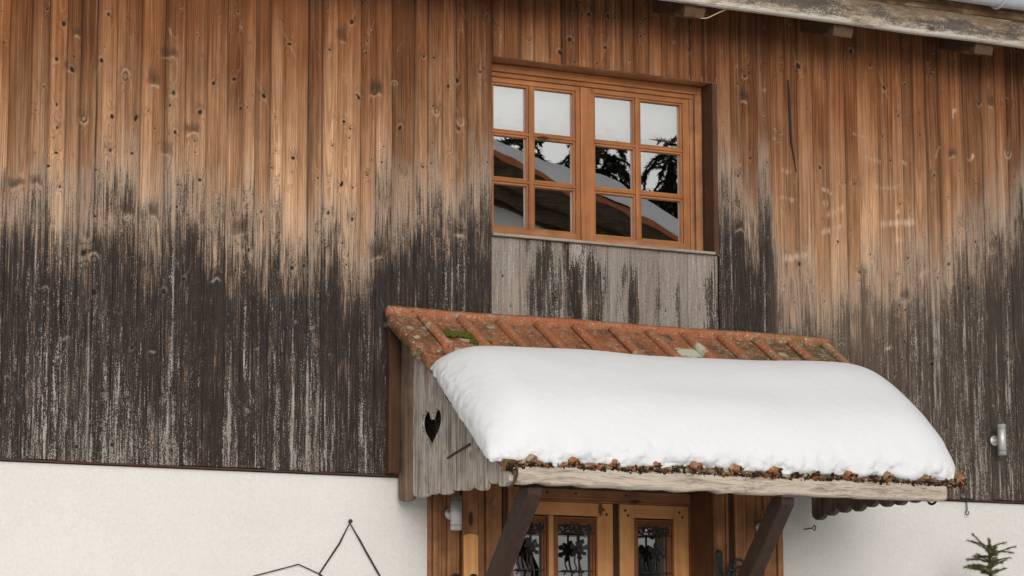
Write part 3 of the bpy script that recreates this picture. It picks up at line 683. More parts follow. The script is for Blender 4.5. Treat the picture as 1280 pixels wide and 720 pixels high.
def bez(pts, n=10):
    out = []
    for i in range(len(pts)-1):
        p0 = Vector(pts[max(i-1, 0)]); p1 = Vector(pts[i]); p2 = Vector(pts[i+1]); p3 = Vector(pts[min(i+2, len(pts)-1)])
        for k in range(n):
            t = k/n; out.append(.5*((2*p1)+(p2-p0)*t+(2*p0-5*p1+4*p2-p3)*t*t+(3*p1-p0-3*p2+p3)*t**3))
    out.append(Vector(pts[-1])); return out
def grille(gx0, gx1, gtop, parent):
    """wrought iron guard: bars, a row of scrolls at the head and a leafy rosette on a curling stem"""
    y = DY-.016; m = MB(); wdt = gx1-gx0; cx = (gx0+gx1)/2
    zb = gtop-.052
    m.box(gx0, gx1, y-.004, y+.004, zb-.004, zb+.004)
    m.box(gx0+wdt*.82, gx0+wdt*.82+.007, y-.003, y+.005, -2.55, gtop-.002)
    for zz in (-1.425, -1.78, -2.1): m.box(gx0, gx1, y-.002, y+.004, zz-.004, zz+.003)
    for s_ in (-1, 1):
        for q in (.16, .34):
            ox = cx+s_*wdt*q
            pts = [(ox+s_*.004+(.022*(1-t*.72))*math.cos(2.6+t*6.5*s_), y, gtop-.026+(.022*(1-t*.72))*math.sin(2.6+t*6.5*s_)) for t in np.linspace(0, 1, 18)]
            m.tube(pts, .0042, 6)
    m.tube(bez([(cx-.02, y, zb), (cx-.012, y, gtop-.01), (cx+.012, y, gtop-.01), (cx+.02, y, zb)], 6), .005, 6)
    m.tube([(cx, y, zb), (cx, y, zb-.07)], .006, 6)
    rc = Vector((cx+.004, y, zb-.085))
    for a in (20, 62, 118, 160, 215, 262, 318):   # leaves of the rosette
        a_ = R(a+rng.uniform(-6, 6)); L = rng.uniform(.045, .066); u = Vector((math.cos(a_), 0, math.sin(a_))); nrm = Vector((-math.sin(a_), 0, math.cos(a_)))
        o = [rc, rc+u*L*.35+nrm*L*.26, rc+u*L*.55+nrm*L*.17, rc+u*L*.75+nrm*L*.27, rc+u*L, rc+u*L*.75-nrm*L*.25, rc+u*L*.5-nrm*L*.15, rc+u*L*.3-nrm*L*.24]
        k_ = len(o); off = Vector((0, -.006-rng.uniform(0, .012), 0)); tip = [p_+off*(p_-rc).length/L*1.6 for p_ in o]
        m.add([p_ for p_ in tip]+[p_+Vector((0, .004, 0)) for p_ in tip], [tuple(range(k_)), tuple(range(k_, 2*k_))[::-1]]+[(i, (i+1) % k_, k_+(i+1) % k_, k_+i) for i in range(k_)])
    m.lathe([(.003, -.012), (.012, -.010), (.012, .004), (.003, .006)], rc, 'Y', 10)
    m.tube(bez([rc, rc+Vector((.004, 0, -.07)), rc+Vector((.018, 0, -.13)), rc+Vector((.006, 0, -.2)), rc+Vector((-.01, 0, -.3)), rc+Vector((.012, 0, -.45)), rc+Vector((0, 0, -.7))], 8), .0055, 7)
    m.tube(bez([rc+Vector((-.02, 0, -.03)), rc+Vector((-.022, 0, -.07)), rc+Vector((-.012, 0, -.1)), rc+Vector((-.03, 0, -.13))], 8), .0042, 6)
    m.build('grille', M['iron'], parent, bevel=0)

def leaf(x0, x1, panes, flip):
    z0, z1 = GROUND+.05, -1.066; y0, y1 = DY+.004, DY+.05; rail = -1.136
    lf = MB(); xs = [x0]+[v for p_ in panes for v in (p_[0]-.034, p_[1]+.034)]+[x1]
    for i in range(0, len(xs), 2):
        outer = i in (0, len(xs)-2)
        lf.box(xs[i], xs[i+1], y0+(0 if outer else .001), y1, z0, z1 if outer else rail-.0005)
    h = lf.mat(1); h.box(xs[1]+.0004, xs[-2]-.0004, y0+.0015, y1, rail, z1)
    for a, b_ in ((-2.62, -2.5), (z0, z0+.16)): h.box(xs[1]+.0004, xs[-2]-.0004, y0+.002, y1-.001, a, b_)
    lf.build('door_leaf', [M['doorpineZ'], M['doorpineX']], door, bevel=.003)
    for p_ in panes:
        gz0, gz1 = -2.46, -1.176
        mo = MB()
        for q, (dw, dy) in enumerate(((.034, -.002), (.022, .008), (.011, .016))):     # stepped moulding
            a0, a1, c0, c1 = p_[0]-dw, p_[1]+dw, gz0-dw, gz1+dw; e = .0113
            mo.box(a0, a0+e, y0+dy, y1-.004, c0, c1); mo.box(a1-e, a1, y0+dy, y1-.004, c0, c1)
            mo.box(a0+e, a1-e, y0+dy, y1-.004, c1-e, c1); mo.box(a0+e, a1-e, y0+dy, y1-.004, c0, c0+e)
        mo.build('pane_moulding', M['pineZ'], door, bevel=.003)
        g_ = MB(); g_.add([(p_[0]-.004, y1-.012, gz0-.004), (p_[1]+.004, y1-.012, gz0-.004), (p_[1]+.004, y1-.012, gz1+.004), (p_[0]-.004, y1-.012, gz1+.004)], [(0, 1, 2, 3)]); g_.build('pane', M['glass'], door)
        grille(p_[0], p_[1], gz1, door)
        MB().box(p_[0]-.02, p_[1]+.02, y0+.012, y1-.006, z0+.2, -2.66).build('door_panel', M['oldpineZ'], door, bevel=.004)
    for px_ in (x0+.045, x1-.045):
        for dx, dz in ((-.012, -.033), (.006, -.058)): MB().lathe([(.0005, -.002), (.0068, -.002), (.0068, .004), (.0005, .004)], (px_+dx, y0, z1+dz), 'Y', 10).build('peg', M['black'], door)
leaf(.058, .735, [(.145, .318), (.415, .607)], 0)
leaf(.776, 1.198, [(.897, 1.073)], 1)
MB().box(.7352, .7758, DY+.014, DY+.052, GROUND+.05, -1.066).build('meeting_strip', M['darkpineZ'], door, bevel=.004)
for x in (.33, .50, .80): MB().lathe([(.0005, -.003), (.0062, -.003), (.0062, .003), (.0005, .003)], (x, DY-.0205, -1.022), 'Y', 10).build('peg', M['black'], door)

sur = MB()   # vertical boards and mouldings on either side of the door
L1 = [(-.465, -.452, -.004), (-.450, -.425, -.020), (-.423, -.401, -.010), (-.398, -.372, -.002), (-.370, -.318, -.009), (-.316, -.298, .000), (-.285, -.198, -.008), (-.192, -.155, .006), (-.150, -.062, -.006)]
for a, b_, y in L1: sur.box(a, b_, y, .06, GROUND, -.992)
sur.build('door_surround', M['oldpineZ'], house, bevel=.006)
sur = MB(); sur.box(-.060, -.036, -.012, .05, GROUND, -.992); sur.box(-.296, -.287, .004, .06, GROUND, -.992)
sur.build('door_surround', M['darkpineZ'], house, bevel=.004)
MB().box(-.034, -.001, -.018, .011, GROUND, -.994).build('door_surround', M['oldpineZ'], house, bevel=.006)
sur = MB()
for a, b_, y in [(1.196, 1.226, -.012), (1.229, 1.262, .000), (1.264, 1.281, -.004), (1.318, 1.388, -.008), (1.390, 1.448, -.007), (1.450, 1.492, -.003), (1.495, 1.545, -.009), (1.548, 1.577, -.001), (1.581, 1.614, -.012)]: sur.box(a, b_, y, .06, GROUND, -.992)
sur.build('door_surround', M['oldpineZ'], house, bevel=.005)
MB().box(1.282, 1.317, .012, .06, GROUND, -.992).build('door_surround', M['darkpineZ'], house)
arch = MB()   # fielded panel with an arched head on the left board
pts = [(-.282, GROUND+.2)]+[(-.241+.041*math.cos(a), -1.285+.016*math.sin(a)) for a in np.linspace(math.pi, 0, 12)]+[(-.201, GROUND+.2)]
arch.prism(pts, 'Y', -.016, -.006); arch.build('fielded_panel', M['doorpineZ'], house, bevel=.004)
for x, z in ((-.106, -1.107), (1.350, -1.113)):
    MB().lathe([(.0005, -.010), (.016, -.010), (.018, -.008), (.018, .004)], (x, -.002, z), 'Y', 18).build('wooden_plug', M['oldpineX'], house)

# ------------------------------------------------------------------ the canopy over the door
can = thing('door_canopy', 'tiled lean-to canopy over the front door with a heart cut in its side boards', 'canopy')
sdir = Vector((0, -1.25, -.89)).normalized(); nrm = Vector((0, -.89, 1.25)).normalized(); P0 = Vector((0, 0, -.185))
TX0, TX1, VL = -.715, 1.915, 1.50
def tiles():
    pitch = .2192; xs = np.arange(TX0, TX1+.0001, .004); courses = [(0, .40), (.40, .77), (.77, 1.14), (1.14, VL)]
    vs_ = []
    for a, b_ in courses: vs_ += list(np.linspace(a+.001, b_-.001, 26))
    vs_ = np.array(vs_); X, V = np.meshgrid(xs, vs_, indexing='ij')
    u = ((X-TX0-.075) % pitch)/pitch
    rib = (sm(u, .375, .425)*(1-sm(u, .535, .57))*.031)*sm(V, .01, .07)
    ci = np.searchsorted([c_[1] for c_ in courses], V); ci = np.clip(ci, 0, 3)
    ca = np.array([c_[0] for c_ in courses])[ci]; cb = np.array([c_[1] for c_ in courses])[ci]; fr_ = (V-ca)/(cb-ca)
    ti = np.floor((X-TX0-.075)/pitch)
    jit = np.sin(ti*12.9+ci*78.2)*.004
    H = rib+.024*fr_+jit+.0022*(vnoise(X, V, 30, 30, 4)-.5)+.006*((u-.47) % 1)
    H -= .010*np.exp(-((u-.605)/.022)**2)*sm(V, .02, .05)          # joint right of each rib
    lip = np.exp(-(np.clip(V-.012, 0, 1)/.020)**2)
    H = np.maximum(H, .040*lip+.003*np.sin(ti*5.1)-.002*np.exp(-((u-.70)/.012)**2))
    top = V < .402
    vg = np.exp(-((X-TX0-.014)/.014)**4)*.014*top
    H = np.maximum(H, vg+.024*fr_)
    X = np.where(top, X, np.maximum(X, -.664))
    H = H-.030*(X < np.where(top, TX0+.0035, -.6639))-.035*(np.abs(X-TX1) < .0035)
    P = np.array(P0)+np.zeros(X.shape+(3,)); P[..., 0] += X
    S_ = np.array(sdir); N_ = np.array(nrm)
    P = P+V[..., None]*S_+H[..., None]*N_
    # underside: fold last row down for thickness
    last = P[:, -1:, :]-N_*.020; P = np.concatenate([P, last], 1)
    mossy = np.concatenate([np.clip(.08+.92*sm(X, .9, 1.7)+.18*field_noise(X, V, 5, 4, 9)+.5*sm(V, 1.2, 1.5), 0, 1.3)]*1, 1); mossy = np.concatenate([mossy, mossy[:, -1:]], 1)
    ribA = np.clip(rib/.031+np.exp(-(V/.03)**2), 0, 1); ribA = np.concatenate([ribA, ribA[:, -1:]], 1)
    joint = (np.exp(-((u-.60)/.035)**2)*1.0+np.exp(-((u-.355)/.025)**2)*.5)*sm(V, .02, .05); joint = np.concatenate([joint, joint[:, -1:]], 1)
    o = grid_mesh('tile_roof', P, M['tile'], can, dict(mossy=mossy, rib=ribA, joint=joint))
    s_ = o.modifiers.new('thickness', 'SOLIDIFY'); s_.thickness = .012; s_.offset = -1
    return o
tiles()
def roofpt(x, v, h): return Vector((x, 0, 0))+P0+sdir*v+nrm*h
bd = MB()   # boarding under the tiles
q = [roofpt(0, .02, -.05), roofpt(0, VL-.05, -.05), roofpt(0, VL-.05, -.026), roofpt(0, .02, -.026)]
bd.prism([(p_.y, p_.z) for p_ in q], 'X', -.635, 1.83); bd.build('roof_boarding', M['soffit'], can)
for x in (-.2, .65, 1.4):
    rf = MB(); q = [roofpt(0, .06, -.13), roofpt(0, VL-.13, -.13), roofpt(0, VL-.13, -.052), roofpt(0, .06, -.052)]
    rf.prism([(p_.y, p_.z) for p_ in q], 'X', x, x+.07); rf.build('rafter', M['darkpineX'], can, bevel=.004)
wavy_board(-.606, 1.79, -1.245, -1.18, -1.128, -1.046, .0042, 5, 200).build('eave_beam', M['beam'], can)

def side_panel(x0, x1, edges, mats, ztop_off, zbase, hole, seed, round_=.045, pw=.6):
    r = np.random.RandomState(seed); first = None
    def ztop(y): return P0.z+.712*y+ztop_off
    for i in range(len(edges)-1):
        a, b_ = edges[i]-.002, edges[i+1]+.002; w_ = a-b_; zb = zbase+r.uniform(-.012, .012)-.012*(i == 0)
        rad = min(w_/2, round_); k = 9; tilt = r.uniform(-.008, .008)
        arc_ = [((a+b_)/2+(w_/2)*math.cos(t), zb+rad*.75-rad*.75*max(math.sin(t), 0)**pw+tilt*math.cos(t)) for t in np.linspace(0, math.pi, k)]
        out = [(a, ztop(a))]+arc_+[(b_, ztop(b_))]
        xo = r.uniform(-.004, .004)
        m = MB(); m.prism(out, 'X', x0+xo, x1+xo); yield m, i
heart = []
for t in np.linspace(0, 2*math.pi, 40, endpoint=False):
    heart.append((-.397+.118*math.sin(t)**3, -.785+.0069*(13*math.cos(t)-5*math.cos(2*t)-2*math.cos(3*t)-math.cos(4*t))))
eL = [-.005, -.19, -.385, -.475, -.63, -.725, -.87, -1.01, -1.12, -1.236]
dg = None
def cut_heart(o):
    h = MB().prism(heart, 'X', -.8, -.5).build('heart_cutter', M['black'])
    bo_ = o.modifiers.new('cut', 'BOOLEAN'); bo_.object = h; bo_.operation = 'DIFFERENCE'; bo_.solver = 'EXACT'
    bpy.context.view_layer.update(); dg_ = bpy.context.evaluated_depsgraph_get()
    me = bpy.data.meshes.new_from_object(o.evaluated_get(dg_)); o.modifiers.clear(); o.data = me
    bpy.data.objects.remove(h)
pl = None
for m, i in side_panel(-.646, -.622, eL, None, -.03, -1.128, True, 4):
    o = m.build('side_board', M['panelbrown'] if i == 0 else M['panel'], can)
    if i in (1, 2, 3): cut_heart(o)
    bv = o.modifiers.new('bevel', 'BEVEL'); bv.width = .004; bv.segments = 2; bv.limit_method = 'ANGLE'; bv.angle_limit = R(40)
eR = list(np.linspace(-.01, -1.13, 10))
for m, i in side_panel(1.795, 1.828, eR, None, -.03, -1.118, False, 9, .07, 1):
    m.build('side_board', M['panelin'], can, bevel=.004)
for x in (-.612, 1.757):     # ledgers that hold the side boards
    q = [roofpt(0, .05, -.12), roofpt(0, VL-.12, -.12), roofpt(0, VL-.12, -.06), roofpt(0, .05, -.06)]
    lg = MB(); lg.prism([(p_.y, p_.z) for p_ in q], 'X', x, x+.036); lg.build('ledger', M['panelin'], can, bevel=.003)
MB().box(-.712, -.6495, -.050, -.004, -.985, -.235).build('wall_batten', M['darkpineZ'], can, bevel=.006)
MB().prism([(-.73, -.255), (-.64, -.27), (-.64, -.235), (-.70, -.20), (-.725, -.225)], 'Y', -.085, -.003).build('batten_cap', M['panelin'], can, bevel=.006)
for x in (-.48, .90):
    br = MB(); hw = .037
    br.prism([(-1.085, -1.129), (-1.18, -1.134), (-1.18, -1.17), (-.035, -2.42), (.0, -2.42), (.0, -2.30)], 'X', x-hw, x+hw)
    br.build('brace', M['brace'], can, bevel=.007)
rd = MB(); rd.tube([(-.652, -.60, -.957), (-.654, -.845, -.914)], .006, 8); rd.build('iron_rod', M['rust'], can)
hk = MB(); hk.tube(bez([(-.64, -1.232, -1.02), (-.625, -1.262, -1.05), (-.62, -1.268, -1.09), (-.64, -1.262, -1.135), (-.66, -1.25, -1.15)], 8), .0055, 7); hk.build('gutter_hook', M['rust'], can, smooth=True)
hk = MB(); hk.tube([(1.805, -1.10+.036*math.cos(a), -1.105+.026*math.sin(a)) for a in np.linspace(-math.pi*1.05, .15, 18)], .0065, 7); hk.build('gutter_hook', M['rust'], can, smooth=True)

# crust of moss, needles and broken tile along the eave
def crust_mat():
    m = Mat('eave_debris', .95, .1); c_ = m.attrcol('tint'); n = m.noise((140, 140, 140), 3)
    m.color(m.gain(c_, (n-.5)*1.2+1)); m.bump(n, .004); return m.m
def crust():
    t_ = bmesh.new(); bmesh.ops.create_icosphere(t_, subdivisions=1, radius=1); tv = np.array([tuple(v.co) for v in t_.verts]); tf = np.array([[v.index for v in f.verts] for f in t_.faces]); t_.free()
    pal = [(.030, .023, .016), (.045, .030, .020), (.36, .11, .038), (.27, .085, .03), (.075, .048, .028), (.13, .13, .03), (.58, .55, .46), (.020, .017, .014), (.17, .07, .03)]
    wt_ = [7, 7, 2.6, 2.2, 5, .9, 1.3, 6, 2]; V, F, T = [], [], []
    r = rng; r2 = np.random.RandomState(3)
    for i in range(9000):
        x = r.uniform(TX0+.06, TX1-.004); u = ((x-TX0-.075) % .2192)/.2192
        lump = .5+.5*math.sin(x*57)+.35*math.sin(x*141+1); k_ = r.choices(range(len(pal)), wt_)[0]
        if .30 < u < .62 and r.random() < .30: k_ = r.choice((2, 3, 8))
        c_ = pal[k_]; s_ = r.uniform(.0025, .0085)*(1.25 if c_[0] < .1 else 1); v = VL+r.uniform(-.055, .016); h = r.uniform(-.016, .024+.020*max(lump, 0))
        if k_ == 6: s_ *= .62; h = r.uniform(-.022, .02); v = VL+r.uniform(0, .018)
        if .33 < u < .62: h += .016
        p_ = roofpt(x, v, h)
        if p_.z < -1.058: p_.z = -1.058+r.uniform(0, .022)
        M3 = np.array((Matrix.Rotation(r.uniform(0, 6), 3, 'X') @ Matrix.Rotation(r.uniform(0, 6), 3, 'Z') @ Matrix.Diagonal((s_*r.uniform(.7, 1.6), s_*r.uniform(.6, 1.2), s_*r.uniform(.4, 1)))))
        V.append(tv @ M3.T+np.array(p_)+r2.uniform(-1, 1, tv.shape)*s_*.28); F.append(tf+len(tv)*i); T.append(np.repeat([[*c_, 1]], len(tv), 0))
    V = np.concatenate(V); F = np.concatenate(F); T = np.concatenate(T)
    me = bpy.data.meshes.new('moss_crust'); me.vertices.add(len(V)); me.vertices.foreach_set('co', V.reshape(-1).astype(np.float32))
    me.loops.add(len(F)*3); me.loops.foreach_set('vertex_index', F.reshape(-1).astype(np.int32)); me.polygons.add(len(F))
    me.polygons.foreach_set('loop_start', np.arange(0, len(F)*3, 3, dtype=np.int32)); me.polygons.foreach_set('loop_total', np.full(len(F), 3, dtype=np.int32)); me.update(calc_edges=True)
    at = me.attributes.new('tint', 'FLOAT_COLOR', 'POINT'); at.data.foreach_set('color', T.reshape(-1).astype(np.float32))
    me.materials.append(crust_mat())
    o = bpy.data.objects.new('moss_crust', me); C.objects.link(o); o.parent = can; o['kind'] = 'stuff'
crust()

# ------------------------------------------------------------------ snow lying on the canopy
def snow():
    n, mth = 340, 190
    s_ = np.linspace(0, 1, n); t_ = np.linspace(0, 1, mth)
    s_ = .5-.5*np.cos(s_*math.pi)*(.55+.45*np.abs(np.cos(s_*math.pi)))      # finer towards the edges
    t_ = .5-.5*np.cos(t_*math.pi)
    Sg, Tg = np.meshgrid(s_, t_, indexing='ij')
    def wob(a, f, amp, seed):
        r = np.random.RandomState(seed); o = 0
        for i in range(len(f)): o = o+amp[i]*np.sin(a*f[i]+r.uniform(0, 6.28))
        return o
    xl0 = -.655; xr0 = 1.880
    # footprint: left/right edge as function of t, upper/lower edge as function of s
    v_up = .425+.055*np.exp(-Sg/.03)+.02*np.exp(-Sg/.16)-.09*Sg+.095+wob(Sg, [9, 23], [.010, .004], 1)
    v_lo = VL-.026-.02*np.exp(-Sg/.03)-.035*np.exp(-(1-Sg)/.02)
    V = v_up+(v_lo-v_up)*Tg
    xl = -.690-.034*Tg; xr = xr0+.01*np.sin(Tg*5)
    X = xl+(xr-xl)*Sg
    Ht = .225
    def edge(d, r): return np.clip(1-(1-np.clip(d/r, 0, 1))**2.2, 0, 1)**.5
    W_ = xr-xl; dl, dr = Sg*W_, (1-Sg)*W_; du, dw = Tg*(v_lo-v_up), (1-Tg)*(v_lo-v_up)
    H = edge(dl, .24)*edge(dr, .27)*edge(du, .50)*edge(dw, .36)
    H = Ht*H*(1+.16*(vnoise(X, V, 1.9, 2.4, 21, 2)-.5))-.004
    bul = np.sin(np.clip(H/Ht, 0, 1)*math.pi)
    X = X-.030*bul*np.exp(-dl/.07)+.045*bul*np.exp(-dr/.09); V = V+.034*bul*np.exp(-dw/.07)
    # crumbly, clumped surface on the steep edges, noise taken in the plane of each face
    eF, eL, eR_ = np.exp(-dw/.035), np.exp(-dl/.035), np.exp(-dr/.05)
    V = V+((vnoise(X, H, 22, 26, 31, 4)-.5)*.050+(vnoise(X, H, 7, 9, 32, 2)-.5)*.05)*eF
    X = X+((vnoise(V, H, 26, 30, 33, 4)-.5)*.018+(vnoise(V, H, 5, 7, 34, 2)-.5)*.022)*eL+((vnoise(V, H, 18, 22, 35, 3)-.5)*.025)*eR_
    H = H+(vnoise(X, V, 40, 40, 23, 3)-.5)*(.0022+.014*np.maximum(eF, eL))*sm(H, 0, .03)
    base = .018
    P = np.array(P0)+np.stack([X, 0*X, 0*X], -1)+V[..., None]*np.array(sdir)+(H+base)[..., None]*np.array(nrm)
    o = grid_mesh('snow_mound', P, M['snow'])
    s2 = o.modifiers.new('body', 'SOLIDIFY'); s2.thickness = .012; s2.offset = -1
    return tag(o, 'thick smooth slab of white snow lying on the canopy tiles', 'snow')
snow()
def moss(x, v, n, rad, label):
    bm = bmesh.new()
    for i in range(n):
        a = rng.uniform(0, 6.28); d_ = rad*math.sqrt(rng.random()); s_ = rng.uniform(.008, .019)*(1.2-d_/rad*.6)
        p_ = roofpt(x+d_*math.cos(a)*1.9, v+d_*math.sin(a)*.8, .040+s_*.3)
        mt = Matrix.Translation(p_) @ Matrix.Diagonal((s_*1.2, s_, s_*.8, 1))
        for q_ in bmesh.ops.create_icosphere(bm, subdivisions=2, radius=1, matrix=mt)['verts']: q_.co += Vector((rng.uniform(-1, 1), rng.uniform(-1, 1), rng.uniform(-1, 1)))*s_*.2
    me = bpy.data.meshes.new('moss_clump'); bm.to_mesh(me); bm.free(); me.materials.append(M['moss'])
    o = bpy.data.objects.new('moss_clump', me); C.objects.link(o); tag(o, label, 'moss', 'moss cushions on the canopy tiles')
moss(-.455, .255, 34, .032, 'green moss cushion on the top canopy tiles, leftmost of three')
moss(-.375, .262, 30, .030, 'middle of three green moss cushions on the top canopy tiles')
moss(-.325, .320, 34, .030, 'dark green moss cushion nearest the snow edge on the top tiles')

# ------------------------------------------------------------------ lamps, hooks and small fittings
def lamp(x, y, z, label, rr=.0295):
    t = thing('wall_lamp', label, 'lamp', (x, y, z), 'steel up and down wall lamps')
    b_ = MB(); b_.lathe([(rr-.005, -.086), (rr, -.086), (rr, .086), (rr-.005, .086), (rr-.005, .07)], (0, -.075, 0), 'Z', 32); lb = b_.build('lamp_body', M['steel'], t, smooth=False)
    lb.data.polygons.foreach_set('use_smooth', [len(p_.vertices) == 4 and abs(p_.normal.z) < .5 for p_ in lb.data.polygons])
    for dz in (-.062, .062):
        MB().lathe([(rr, -.0012), (rr+.0009, -.0012), (rr+.0009, .0012), (rr, .0012)], (0, -.075, dz), 'Z', 32).build('ring_joint', M['iron'], t)
    pr = MB(); pr.lathe([(.022, -.0), (.029, -.0), (.029, -.009), (.027, -.012), (.010, -.015), (.009, -.06)], (0, 0, 0), 'Y', 28); pr.build('wall_plate', M['steel'], t, smooth=True)
    MB().lathe([(.001, .071), (rr-.006, .071), (rr-.006, .074), (.001, .074)], (0, -.075, 0), 'Z', 20).build('lens', M['farglass'], t)
    MB().lathe([(.001, -.074), (rr-.006, -.074), (rr-.006, -.071), (.001, -.071)], (0, -.075, 0), 'Z', 20).build('lens', M['farglass'], t)
    return t
lamp(-.365, -.021, -1.176, 'steel cylinder wall lamp beside the door, under the heart panel')
lamp(1.470, -.010, -1.186, 'steel cylinder wall lamp partly hidden behind the right canopy brace')
lamp(3.025, -.002, -.655, 'steel cylinder wall lamp alone on the grey plank wall at the far right', .0235)

eh = MB(); eh.tube([(2.838, .012, CB-.004), (2.838, .010, -1.052)], .0035, 6)
eh.tube([(2.838+.011*math.cos(a), .010, -1.063+.011*math.sin(a)) for a in np.linspace(math.pi*.5, math.pi*2.3, 16)], .003, 6)
tag(eh.build('screw_eye', M['wire'], None), 'small iron screw eye hanging under the plank wall edge above the spruce', 'hook')
eh = MB(); eh.tube([(1.775, .03, -1.186), (1.775, -.055, -1.184)], .0035, 6)
eh.tube([(1.775, -.068+.013*math.cos(a), -1.184+.013*math.sin(a)) for a in np.linspace(0, math.pi*1.8, 16)], .003, 6)
tag(eh.build('screw_eye', M['wire'], None), 'small iron screw eye sticking out of the plaster right of the door', 'hook')

NW = .03
nl = MB(); nl.tube([(-.892, NW+.02, -1.229), (-.892, NW-.022, -1.226)], .004, 8); nl.lathe([(.001, -.026), (.0095, -.026), (.0105, -.022), (.004, -.019)], (-.892, NW, -1.226), 'Y', 14)
tag(nl.build('nail', M['iron'], None), 'iron nail in the plaster wall holding the wire mountain ornament', 'nail')
wo_ = thing('wire_ornament', 'black wire mountain outline hanging from a nail on the plaster wall', 'ornament', (-.95, NW-.012, -1.8))
def wy(x, z): return (x+.95, 0, z+1.8)
a_ = MB(); a_.tube([wy(-.975, -1.62), wy(-1.052, -1.488), wy(-.945, -1.335), wy(-.892, -1.234), wy(-.835, -1.32), wy(-.800, -1.378), wy(-.727, -1.492), wy(-.60, -1.70), wy(-.56, -1.8)], .0048, 7); a_.build('tall_peak_wire', M['wire'], wo_)
a_ = MB(); a_.tube([wy(-1.75, -1.62), wy(-1.383, -1.503), wy(-1.162, -1.444), wy(-1.052, -1.488), wy(-.93, -1.56), wy(-.8, -1.72), wy(-.56, -1.8), wy(-1.75, -1.8), wy(-1.75, -1.62)], .003, 7); a_.build('low_peak_wire', M['wire'], wo_)

for x in (-.362, -.262):
    t = MB(); t.lathe([(.004, -.055), (.012, -.05), (.016, -.04), (.023, -.03), (.026, -.012), (.026, .012), (.02, .028), (.008, .036), (.001, .037)], (x, -.085, -1.512), 'Z', 18)
    t.tube(bez([(x, -.01, -1.62), (x, -.07, -1.63), (x, -.085, -1.59), (x, -.085, -1.55)], 6), .007, 8)
    o = t.build('iron_knob', M['iron'], None, smooth=True)
    tag(o, 'black iron knob on the door surround %s' % ('nearest the plaster wall, below the steel lamp' if x < -.3 else 'under the arched panel, right of its twin'), 'hook', 'iron knobs left of the door')

bt = thing('door_bell', 'wrought iron bracket with a small hanging bell right of the door', 'bell', (1.208, -.0125, -1.45))
k_ = MB(); k_.prism([(-.022, -.18), (.022, -.18), (.024, .08), (.016, .12), (.0, .138), (-.016, .12), (-.024, .08)], 'Y', -.008, -.0005); k_.lathe([(.001, -.016), (.017, -.014), (.024, -.006), (.024, -.001)], (-.002, -.006, .112), 'Y', 16)
k_.build('back_plate', M['iron'], bt, bevel=.002)
k_ = MB(); k_.tube(bez([(0, -.008, -.10), (.03, -.03, -.02), (.05, -.05, .06), (.085, -.07, .085), (.115, -.075, .06), (.10, -.075, .03), (.08, -.072, .045)], 8), .008, 8)
k_.tube(bez([(0, -.008, .04), (.035, -.03, .0), (.06, -.045, .045), (.04, -.04, .06)], 8), .007, 8)
for a in (30, 100, 170, 250): k_.tube([(.06, -.055, .03), (.06+.045*math.cos(R(a)), -.065, .03+.045*math.sin(R(a)))], [.016, .003], 6)
k_.build('scroll_arm', M['iron'], bt, smooth=True)
k_ = MB(); k_.tube([(.112, -.075, .062), (.114, -.075, .008)], .0025, 6); k_.build('bell_wire', M['steel'], bt)
k_ = MB(); k_.lathe([(.004, .012), (.018, .006), (.027, -.012), (.031, -.045), (.04, -.075), (.036, -.078), (.026, -.045), (.02, -.012)], (.115, -.075, -.002), 'Z', 20); k_.build('bell', simple('old_brass', (.33, .22, .15), .5, .6, .3, 40), bt, smooth=True)
k_ = MB(); k_.tube([(.115, -.075, -.03), (.115, -.075, -.10)], [.003, .007], 8); k_.build('clapper', M['iron'], bt)

sw = MB(); sw.tube(bez([(.953, -.325, 1.466), (.99, -.33, 1.468), (1.035, -.34, 1.49), (1.10, -.36, 1.525)], 8), .0032, 6)
tag(sw.build('dry_straw', M['straw'], None), 'single dry straw stuck between rafter tail and eave board', 'straw')
ck = MB()   # long open crack in a board right of the window
cv = [(1.706, 1.279), (1.709, 1.20), (1.713, 1.08), (1.719, .921), (1.735, .84), (1.747, .767)]
ws = [.002, .0055, .006, .005, .003, .0005]
pt = [(x-w_, z) for (x, z), w_ in zip(cv, ws)]+[(x+w_, z) for (x, z), w_ in zip(cv[::-1], ws[::-1])]
ck.prism(pt, 'Y', -.0055, .0005); ck.build('plank_crack', M['black'], house)

